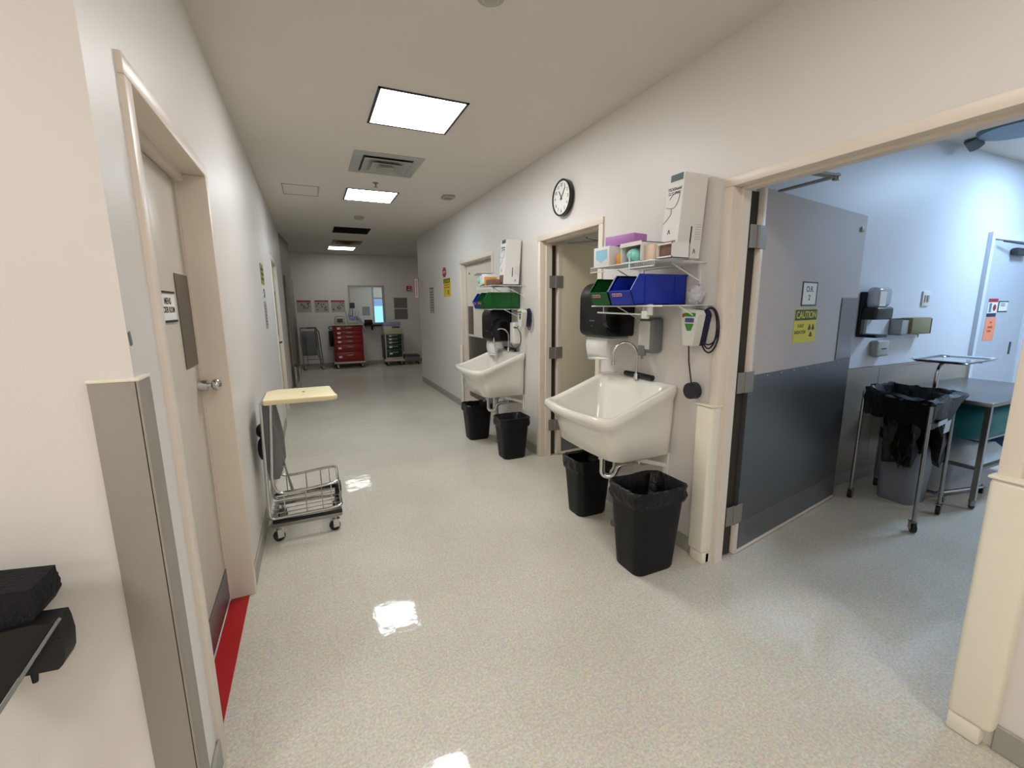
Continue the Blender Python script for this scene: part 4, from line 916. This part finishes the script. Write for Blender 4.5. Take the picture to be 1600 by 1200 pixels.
for (x, y, w_) in ((-.30, yn, .3), (.045, yn, .2), (-.30, yf_, -.4), (.08, yf_, .1)):
    m1, m2 = MB(), MB(); caster(m1, m2, x, y, 0, .036, w_); o = m1.build('caster', M_chrome, t); m2.build('wheel', M_rubber, o)
mb = MB(); rg = []
for z, xa, xb in ((.92, -.315, -.275), (.8, -.325, -.255), (.65, -.33, -.235), (.52, -.33, -.235), (.42, -.325, -.265)):
    rg.append([(xa, yn + .02, z), (xb, yn + .025, z), (xb + .01, (yn + yf_) / 2, z), (xb, yf_ - .03, z), (xa, yf_ - .02, z)])
mb.loft(rg); mb.build('collapsed_bag', M_fabric, t)
mb = MB(); mb.sphere((-.355, 3.30, .72), .034, (1, 2.0, 1.4)); mb.sphere((-.358, 3.28, .60), .03, (1, 2, 2.6)); mb.build('bag_knot', M_dgrey, t)

# ------------------------------------------------------------------ dark equipment at the left edge
t = thing('equipment_stand', 'black foam topped equipment arm at the left edge of the photo', 'equipment', (-.7, 1.2, .5))
def xz(pts, y, d): return MB().prism([(x, y, z) for x, z in pts], (0, d, 0))
xz([(-.80, 1.0), (-.561, .972), (-.561, .958), (-.5585, .952), (-.559, .947), (-.5565, .938), (-.558, .929), (-.5565, .924), (-.558, .919), (-.571, .897), (-.80, .76)], 1.14, .10).build('foam_pad', mat('black_foam', (14, 14, 15), .95, var=.3, vscale=60, bump=1, bscale=90), t, False)
xz([(-.70, .91), (-.568, .901), (-.527, .897), (-.524, .88), (-.522, .847), (-.526, .809), (-.532, .795), (-.539, .788), (-.591, .792), (-.70, .802)], 1.13, .05).build('bracket', mat('gunmetal', (34, 34, 36), .5, .4), t)
xz([(-.516, .913), (-.512, .909), (-.700, .627), (-.706, .634)], 1.105, .012).build('edge_rail', M_grey, t, False)
xz([(-.80, .90), (-.563, .907), (-.528, .9), (-.80, .50)], 1.12, .009).build('side_plate', M_black, t, False)
MB().cyl((-.588, 1.155, .795), (-.590, 1.155, .757), .008, 12, .005).build('peg', M_black, t)
MB().cyl((-.531, 1.1285, .858), (-.531, 1.1305, .858), .0035, 10).build('hole', M_ink, t)
# post that carries it, outside the frame
mb = MB(); mb.box((-.98, 1.14, .02), (-.92, 1.26, .80), .004); mb.box((-1.1, 1.02, 0), (-.8, 1.30, .02), .003); mb.build('post', M_steel, t)

# ------------------------------------------------------------------ far end carts
def drawer_cart(x0, x1, yf, yb, z0, z1, splits, mf, mbody, label, name):
    t = thing(name, label, 'cart', ((x0 + x1) / 2, (yf + yb) / 2, 0))
    MB().box((x0, yf + .01, z0), (x1, yb, z1), .006).build('cabinet', mbody, t)
    z = z1 - .02
    for h in splits:
        mb = MB(); mb.box((x0 + .02, yf - .008, z - h + .004), (x1 - .02, yf + .01, z - .004), .003); dr = mb.build('drawer', mf, t)
        xm = (x0 + x1) / 2 + .02
        mb = MB(); mb.box((xm - .07, yf - .02, z - h * .35 - .008), (xm + .07, yf - .008, z - h * .35 + .008), .003); mb.build('handle', M_lgrey, dr)
        mb = MB(); xl = x0 + .13; mb.box((xl - .04, yf - .0095, z - h * .62), (xl + .035, yf - .0075, z - h * .62 + min(.05, h * .4))); mb.build('drawer_tag', M_paper, dr, False)
        z -= h
    MB().box((x0 - .02, yf - .03, z1), (x1 + .02, yb + .02, z1 + .025), .006).build('top', M_cartw, t)
    MB().box((x0 - .03, yf - .04, z0 - .045), (x1 + .03, yb + .02, z0), .01).build('base', M_cartw, t)
    for x in (x0 + .05, x1 - .05):
        for y in (yf + .05, yb - .05):
            m1, m2 = MB(), MB(); caster(m1, m2, x, y, 0, .042); o = m1.build('caster', M_steel, t); m2.build('wheel', M_rubber, o)
    return t
t = drawer_cart(.50, 1.19, 11.80, 12.30, .17, 1.08, (.12, .11, .11, .11, .19, .24), M_redc, M_redc, 'red six drawer crash cart against the far wall', 'crash_cart')
mb = MB(); mb.box((.40, 11.95, .55), (.49, 12.15, .95), .03); mb.tube([(.44, 11.95, .98), (.40, 11.92, 1.02), (.44, 11.9, 1.06), (.49, 11.92, 1.04)], .012); mb.build('side_bag', M_black, t)
t = thing('defibrillator', 'grey monitor with a dark screen on the left of the red cart', 'monitor', (.66, 12.0, 1.105))
MB().box((.56, 11.88, 1.106), (.80, 12.1, 1.27), .015).build('housing', M_lgrey, t)
MB().box((.61, 11.875, 1.15), (.74, 11.882, 1.245)).build('screen', M_dgrey, t, False)
MB().tube(fillet([(.58, 11.98, 1.26), (.58, 11.98, 1.30), (.78, 11.98, 1.30), (.78, 11.98, 1.26)], .02), .008).build('handle', M_grey, t)
t = thing('suction_unit', 'screen on a pole with hanging bags and tubing on the red cart', 'medical device', (1.0, 12.0, 1.105))
MB().box((.86, 11.9, 1.106), (1.12, 12.12, 1.20), .02).build('base', M_lgrey, t)
MB().cyl((1.0, 12.02, 1.2), (1.0, 12.02, 1.5), .012).build('pole', M_steel, t)
MB().box((.94, 11.98, 1.50), (1.06, 12.02, 1.64), .01).build('screen', M_dgrey, t)
rn = random.Random(9); mb = MB()
for k in range(9): mb.sphere((.90 + rn.uniform(0, .22), 11.93 + rn.uniform(-.03, .1), 1.24 + rn.uniform(-.03, .12)), .05, (rn.uniform(.4, .9), .5, rn.uniform(.7, 1.4)), 10, 7)
mb.build('hanging_bags', M_lviolet, t)
mb = MB(); mb.tube([(1.08, 11.95, 1.30), (1.15, 11.88, 1.22), (1.23, 11.84, 1.0), (1.26, 11.84, .88)], [.03, .035, .03, .03]); mb.build('draped_sleeve', mat('grey_blue_film', (140, 150, 160), .4, var=.2), t)
mb = MB()
for k in range(5): x = .86 + .06 * k; mb.tube([(x, 11.98, 1.2), (x - .03 + .02 * k, 11.98, 1.42 + .02 * (k % 2))], .006)
mb.build('rods', M_grey, t)
t = drawer_cart(1.74, 2.18, 11.80, 12.25, .16, .84, (.09, .09, .09, .13, .20), M_dgreen, M_cartw, 'smaller green drawer cart with off white frame against the far wall', 'supply_cart')
mb = MB(); mb.box((1.69, 11.9, .2), (1.735, 12.15, .8), .01); mb.box((2.185, 11.9, .35), (2.22, 12.15, .82), .01); mb.build('side_pocket', M_dgrey, t)
t = thing('storage_box', 'white lidded storage boxes stacked on the green cart', 'box', (1.95, 12.0, .87))
MB().box((1.72, 11.85, .866), (2.20, 12.2, 1.03), .01).build('lower_box', M_cartw, t)
MB().box((1.72, 11.86, 1.03), (2.16, 12.18, 1.13), .01).build('clear_box', M_lviolet, t)
tag(MB().box((1.92, 11.82, 1.031), (2.14, 11.90, 1.06), .004).build('scanner', M_black), 'small black device on the boxes of the green cart', 'device') if False else None
MB().box((1.93, 11.845, .985), (2.13, 11.852, 1.02)).build('label_strip', M_ink, t, False)
t = thing('computer_shelf', 'black keyboard tray fixed below the far window', 'shelf', (1.5, YF, 1.0))
MB().box((1.27, 12.15, 1.03), (1.72, YF - .016, 1.07), .006).build('tray', M_black, t)
MB().box((1.30, 12.2, 1.07), (1.50, 12.35, 1.20), .02).build('device', M_black, t)
MB().box((1.48, 12.33, .92), (1.52, YF, 1.05)).build('bracket', M_black, t)
# far linen stand
t = thing('linen_stand', 'chrome linen stand with a grey board at the left of the far wall', 'linen stand', (0, 12.0, 0))
mb = MB(); mb.tube(fillet([(-.24, 11.9, 1.03), (.10, 11.9, 1.03), (.17, 11.9, .95), (.22, 11.9, .09)], .05), .012, 8); mb.tube(fillet([(-.24, 12.2, 1.03), (.12, 12.2, 1.03), (.17, 12.2, .09)], .05), .012, 8)
mb.tube([(-.14, 11.9, .8), (-.12, 11.9, .12)], .009); mb.tube([(.09, 11.9, 1.03), (.12, 11.9, .3)], .009); mb.tube([(-.24, 11.9, 1.03), (-.24, 12.2, 1.03)], .012); mb.tube([(-.24, 11.9, 1.03), (-.22, 11.9, .09)], .010)
mb.build('frame', M_steel, t)
mb = MB(); mb.tube([(-.15, 11.9, .26), (.2, 11.9, .26)], .01); mb.tube([(-.2, 11.9, .10), (.22, 11.9, .10)], .012); mb.tube([(-.2, 12.2, .10), (.18, 12.2, .10)], .012); mb.tube([(-.2, 11.9, .10), (-.2, 12.2, .10)], .012); mb.tube([(.2, 11.9, .10), (.18, 12.2, .10)], .012); mb.build('base_rail', M_steel, t)
MB().box((-.22, 12.0, .35), (.10, 12.02, .96), .005).build('grey_board', M_grey, t)
mb = MB(); mb.box((-.1, 11.87, 1.02), (.12, 11.93, 1.05), .008); mb.build('clamp', M_dgrey, t)
for x, y in ((-.2, 11.9), (.22, 11.9), (-.2, 12.2), (.18, 12.2)):
    m1, m2 = MB(), MB(); caster(m1, m2, x, y, 0, .035); o = m1.build('caster', M_steel, t); m2.build('wheel', M_rubber, o)
t = thing('low_trolley', 'low grey trolley with a white pole behind the end of the right wall', 'trolley', (2.4, 12.0, 0))
MB().box((2.22, 11.8, .09), (2.62, 12.2, .22), .01).build('body', M_grey, t); MB().box((2.22, 11.79, .22), (2.62, 12.2, .25), .004).build('top', M_dgrey, t)
MB().tube([(2.66, 12.0, .08), (2.70, 12.0, .95)], .012).build('pole', M_white, t)
for x, y in ((2.24, 11.85), (2.6, 11.85), (2.24, 12.15), (2.6, 12.15)):
    m1, m2 = MB(), MB(); caster(m1, m2, x, y, 0, .032); o = m1.build('caster', M_steel, t); m2.build('wheel', M_rubber, o)
t = thing('step_stool', 'narrow chrome stand with a dark top near the taupe door leaf', 'stand', (-.28, 9.1, 0))
mb = MB(); mb.box((-.33, 8.95, .46), (-.24, 9.22, .48), .004); mb.build('top', M_dgrey, t)
for x, y in ((-.32, 8.97), (-.25, 8.97), (-.32, 9.20), (-.25, 9.20)): MB().cyl((x, y, .02), (x, y, .46), .008).build('leg', M_chrome, t)
mb = MB()
for x, y in ((-.32, 8.97), (-.25, 8.97), (-.32, 9.20), (-.25, 9.20)): mb.cyl((x, y, 0), (x, y, .02), .012)
mb.build('rubber_feet', M_rubber, t)

# ------------------------------------------------------------------ operating room contents
YW = 2.12
t = thing('sanitizer_dispenser', 'black bracket sanitizer dispenser with a clear bottle on the operating room wall', 'dispenser', (4.1, YW, 1.3))
mb = MB(); mb.box((4.02, YW - .025, 1.27), (4.10, YW, 1.62), .008); mb.box((4.02, YW - .15, 1.26), (4.18, YW, 1.285), .008); mb.build('bracket', M_black, t)
mb = MB(); mb.box((4.03, YW - .13, 1.40), (4.27, YW - .01, 1.50), .02, 3); mb.build('nozzle_housing', mat('black_green_plastic', (14, 24, 18), .35), t)
mb = MB(); mb.box((4.06, YW - .11, 1.50), (4.27, YW - .02, 1.655), .035, 4); mb.build('bottle', mat('clear_bottle', (190, 200, 210), .15, var=.1, alpha=.75), t)
mb = MB(); mb.box((4.08, YW - .113, 1.505), (4.17, YW - .108, 1.62)); mb.build('bottle_label', M_paper, t, False)
mb = MB(); mb.box((4.035, YW - .05, 1.285), (4.07, YW - .025, 1.40)); mb.build('drip_back', M_grey, t)
t = thing('soap_unit', 'small white wall unit under the sanitizer dispenser', 'dispenser', (4.33, YW, 1.1))
MB().box((4.25, YW - .06, 1.09), (4.43, YW, 1.225), .015, 3).build('housing', M_lgrey, t)
MB().box((4.31, YW - .062, 1.15), (4.38, YW - .059, 1.16)).build('slot', M_dgrey, t, False)
t = thing('glove_holder', 'steel wall holder with a tan glove box in the operating room', 'glove holder', (4.7, YW, 1.27))
mb = MB(); mb.box((4.50, YW - .004, 1.262), (4.98, YW, 1.40)); mb.box((4.50, YW - .09, 1.262), (4.98, YW, 1.268)); mb.box((4.50, YW - .09, 1.262), (4.504, YW, 1.395)); mb.box((4.975, YW - .09, 1.262), (4.98, YW, 1.395)); mb.build('holder', M_steel, t, False)
MB().box((4.515, YW - .08, 1.269), (4.63, YW - .01, 1.385), .004).build('steel_insert', M_lgrey, t)
mb = MB(); mb.box((4.64, YW - .10, 1.27), (4.94, YW - .01, 1.405), .006); mb.prism([(4.74, YW - .10, 1.28), (4.78, YW - .10, 1.28), (4.76, YW - .10, 1.235)], (0, .006, 0)); mb.build('glove_box', M_tan, t)
t = thing('light_switch', 'white switch plate on the operating room wall', 'switch', (5.0, YW, 1.56))
MB().box((4.95, YW - .012, 1.50), (5.07, YW, 1.63), .003).build('plate', M_white, t)
MB().box((4.975, YW - .018, 1.535), (5.0, YW - .012, 1.595)).build('rocker', M_lgrey, t, False); MB().box((5.02, YW - .018, 1.535), (5.045, YW - .012, 1.595)).build('rocker', M_lgrey, t, False)
f = Face((6.26, 2.0975, 1.475), (1, 0, 0)); o = sign('notice', 'red and blue notice on the far operating room door', 'sign', f, .2, .18)
mb = MB(); f.slab(mb, -.1, .055, .1, .09, .002, .003); mb.build('red_band', M_redink, o, False); mb = MB(); f.slab(mb, -.1, -.09, .1, -.055, .002, .003); mb.build('dark_band', M_navy, o, False)
mb = MB(); f.slab(mb, -.07, -.045, -.02, .045, .002, .003); mb.build('figure_print', mat('blue_grey_print', (104, 124, 150), .6), o, False)
mb = MB(); mb.cyl(f.p(.045, 0, .002), f.p(.045, 0, .003), .033, 20); mb.build('stop_disc', M_redink, o, False)
f = Face((6.28, 2.0975, 1.26), (1, 0, 0)); o = sign('notice', 'orange pink paper notice on the far operating room door', 'sign', f, .22, .23, M_pink)
mb = MB(); f.slab(mb, -.02, .06, .03, .075, .002, .003); f.slab(mb, -.05, .01, .05, .03, .002, .003); f.slab(mb, -.05, -.03, .03, -.012, .002, .003); mb.build('lettering', mat('rust_ink', (190, 90, 60), .6), o, False)
f = Face((6.49, 2.0975, 1.485), (1, 0, 0)); o = sign('notice', 'small dark framed notice beside the red one on the far operating room door', 'sign', f, .2, .10)
border(f, .21, .11, .01, .004, M_dgrey, o, 'frame', 'ltb'); mb = MB(); f.strokes(mb, -.06, .0, .04, .035, .002, 2, .5, 1); mb.build('lettering', M_inkg, o, False)
# steel table
t = thing('steel_table', 'stainless steel table by the operating room wall', 'table', (5.05, 1.7, 0))
X0, X1, Y0, Y1, TZ = 4.40, 5.72, 1.38, 2.04, .815
mb = MB(); mb.box((X0, Y0, TZ - .03), (X1, Y1, TZ), .003); mb.build('tabletop', M_steel, t)
for x, y in ((X0 + .02, Y0 + .02), (X1 - .02, Y0 + .02), (X0 + .02, Y1 - .02), (X1 - .02, Y1 - .02)):
    m1, m2 = MB(), MB(); m1.box((x - .016, y - .016, .07), (x + .016, y + .016, TZ - .03)); m1.cyl((x, y, .02), (x, y, .07), .018, 12, .022); o = m1.build('leg', M_steel, t)
    m2.sphere((x, y, .02), .02); m2.build('glide', M_dgrey, o)
MB().box((X0 + .01, Y0 + .01, .30), (X1 - .01, Y1 - .01, .32)).build('lower_shelf', M_plate, t, False)
mb = MB(); mb.box((4.52, 1.42, .475), (5.62, 1.96, .715), .11, 6); tag(mb.build('pillow', M_teal), 'teal pillow on the linens under the steel table', 'pillow')
def cloth(name, m, cx, cy, z, lx, ly, h, label, seed):
    mb = MB(); n = 16; rn = random.Random(seed); g = []
    for i in range(n + 1):
        row = []
        for j in range(n + 1):
            u, v = i / n, j / n; e = min(1, 5 * min(u, 1 - u)) * min(1, 5 * min(v, 1 - v))
            row.append(mb.bm.verts.new((cx + (u - .5) * lx, cy + (v - .5) * ly, z + h * e * (.7 + .3 * math.sin(u * 9 + seed) * math.cos(v * 7)) + rn.uniform(0, .012) * e)))
        g.append(row)
    for i in range(n):
        for j in range(n): mb.bm.faces.new([g[i][j], g[i + 1][j], g[i + 1][j + 1], g[i][j + 1]])
    base = [mb.bm.verts.new((cx + a * lx / 2, cy + b * ly / 2, z - .001)) for a, b in ((-1, -1), (1, -1), (1, 1), (-1, 1))]; mb.bm.faces.new(base)
    return tag(mb.build(name, m), label, 'linen')
cloth('folded_sheet', M_sheet, 4.80, 1.69, .322, .72, .54, .115, 'crumpled white sheets on the lower shelf of the steel table', 1)
cloth('folded_sheet', M_bsheet, 5.38, 1.69, .322, .44, .54, .115, 'crumpled blue sheet on the lower shelf of the steel table', 4)
mb = MB(); mb.box((4.72, 1.5, .452), (5.5, 1.9, .473), .008); tag(mb.build('folded_sheet', M_sheet), 'flat folded white sheet under the teal pillow', 'linen')
# instrument tray stand
t = thing('tray_stand', 'steel instrument tray on a bent pole beside the steel table', 'tray stand', (4.35, 1.69, 0))
TZ2 = 1.085
e1 = V((.60, -.02, 0)); c = V((4.54, 1.68, TZ2)); ex = V((.29, .01, 0)); ey = V((-.01, .17, 0))
mb = MB()
def tr(sx, sy, z, r=.04):
    pts = []
    for qx, qy, a0 in ((1, 1, 0), (-1, 1, 90), (-1, -1, 180), (1, -1, 270)):
        for k in range(5):
            a = math.radians(a0 + 22.5 * k); pts.append(c + ex * (qx * sx) + ey * (qy * sy) + V((r * math.cos(a) - qx * r, r * math.sin(a) - qy * r, z)))
    return pts
mb.loft([tr(.94, .9, 0), tr(.97, .95, .012), tr(1.0, 1.0, .016), tr(1.0, 1.0, .02), tr(.96, .94, .017), tr(.92, .87, .004)]); mb.build('tray', M_chrome, t)
mb = MB(); mb.tube(fillet([(4.36, 1.70, .03), (4.36, 1.70, .95), (4.37, 1.70, 1.03), (4.42, 1.70, 1.07), (4.62, 1.69, 1.07)], .05), .015, 12); mb.tube([(4.42, 1.82, 1.075), (4.42, 1.56, 1.075)], .007); mb.tube([(4.66, 1.82, 1.075), (4.66, 1.56, 1.075)], .007); mb.build('pole', M_chrome, t)
mb = MB(); mb.tube(fillet([(4.36, 1.56, .055), (4.36, 1.86, .055)], .02), .014); mb.tube([(4.36, 1.60, .055), (4.85, 1.50, .055)], .013); mb.tube([(4.36, 1.82, .055), (4.85, 1.9, .055)], .013); mb.build('base', M_chrome, t)
for x, y in ((4.37, 1.555), (4.37, 1.87), (4.86, 1.5), (4.86, 1.9)):
    m1, m2 = MB(), MB(); caster(m1, m2, x, y, 0, .022); o = m1.build('caster', M_steel, t); m2.build('wheel', M_rubber, o)
# basin stand with black bag
t = thing('bag_stand', 'four legged rolling stand draped with a black bag in the operating room', 'stand', (3.95, 1.68, 0))
LG = [(3.60, 1.40), (4.08, 1.46), (3.82, 1.905), (4.28, 1.955)]
for x, y in LG:
    m1, m2 = MB(), MB(); m1.tube([(x, y, .09), (x + (3.95 - x) * .03, y + (1.68 - y) * .03, .87)], .0115, 10); caster(m1, m2, x, y, 0, .034, .8 if (x, y) == LG[0] else .2); o = m1.build('leg', M_steel, t); m2.build('caster_wheel', M_rubber, o)
cx = [V((x, y, 0)) for x, y in (LG[0], LG[1], LG[3], LG[2])]
def rim(z, k, amp, seed, zz=0, fl=0.0):
    rn = random.Random(seed); ctr = V((3.945, 1.68, 0)); out = []; n = 48
    for i in range(n):
        u = i / n * 4; a = int(u); fr = u - a; p = cx[a] * (1 - fr) + cx[(a + 1) % 4] * fr
        if fl: p = p + V((fl * 1.6 * max(0, (p.x - 3.8) / .45) * max(0, min(1, (1.68 - p.y) / .2)), 0, 0))
        d_ = (p - ctr); q = ctr + d_ * k * (1 - .07 * (2 * abs(fr - .5)) ** 3)
        out.append((q.x + rn.uniform(-amp, amp), q.y + rn.uniform(-amp, amp), z + rn.uniform(-amp, amp) + zz * math.sin(i * 1.7)))
    return out
mb = MB(); mb.tube(rim(.875, 1.0, 0, 1), .010, 8, True); mb.build('ring_frame', M_steel, t)
mb = MB(); mb.loft([rim(.715, 1.04, .012, 3, .012), rim(.76, 1.05, .012, 4, .006), rim(.83, 1.035, .010, 5, 0, .12), rim(.875, 1.06, .012, 6, 0, .20), rim(.895, 1.03, .012, 7, 0, .18), rim(.905, .9, .012, 8, 0, .12), rim(.87, .78, .014, 9, 0, .04), rim(.78, .6, .02, 10), rim(.62, .45, .025, 11), rim(.46, .38, .03, 12), rim(.36, .26, .03, 13)], False, True); mb.build('black_bag', M_bag, t)
# hanging torn drape in front
mb = MB(); P0 = [V((3.78, 1.44, .74)), V((3.90, 1.45, .60)), V((3.98, 1.47, .42)), V((4.06, 1.49, .35)), V((4.12, 1.50, .40)), V((4.20, 1.56, .42)), V((4.22, 1.6, .74))]
mb2 = []
rn = random.Random(2)
for k, p in enumerate(P0): mb2.append([(p.x, p.y - .01 + rn.uniform(-.01, .01), p.z), (p.x * .5 + (3.75 + k * .08) * .5, p.y - .03, (p.z + .75) / 2 + rn.uniform(-.02, .02)), (3.72 + k * .085, 1.43 + k * .018, .76), (3.72 + k * .085, 1.50 + k * .018, .76), (p.x, p.y + .04, p.z + .02)])
mb.loft(mb2); mb.build('hanging_drape', M_bag, t)
mb = MB(); fq = Face((3.83, 1.405, .715), V((.48, .06, 0)), V((.1, 0, 1))); fq.slab(mb, -.02, -.05, .09, .03, .0, .003); fq.slab(mb, -.16, .02, .0, .05, .0, .004); mb.build('paper_scraps', M_sheet, t, False)
# grey can
t = waste_bin(4.17, 1.73, .30, .27, .56, 'tall grey trash can behind the legs of the black bag stand', 80, .86, M_can, None)

# ------------------------------------------------------------------ finish
bpy.context.view_layer.update()
for o in list(C.objects):
    if o.type == 'EMPTY' and not o.children and o.parent is None: bpy.data.objects.remove(o)
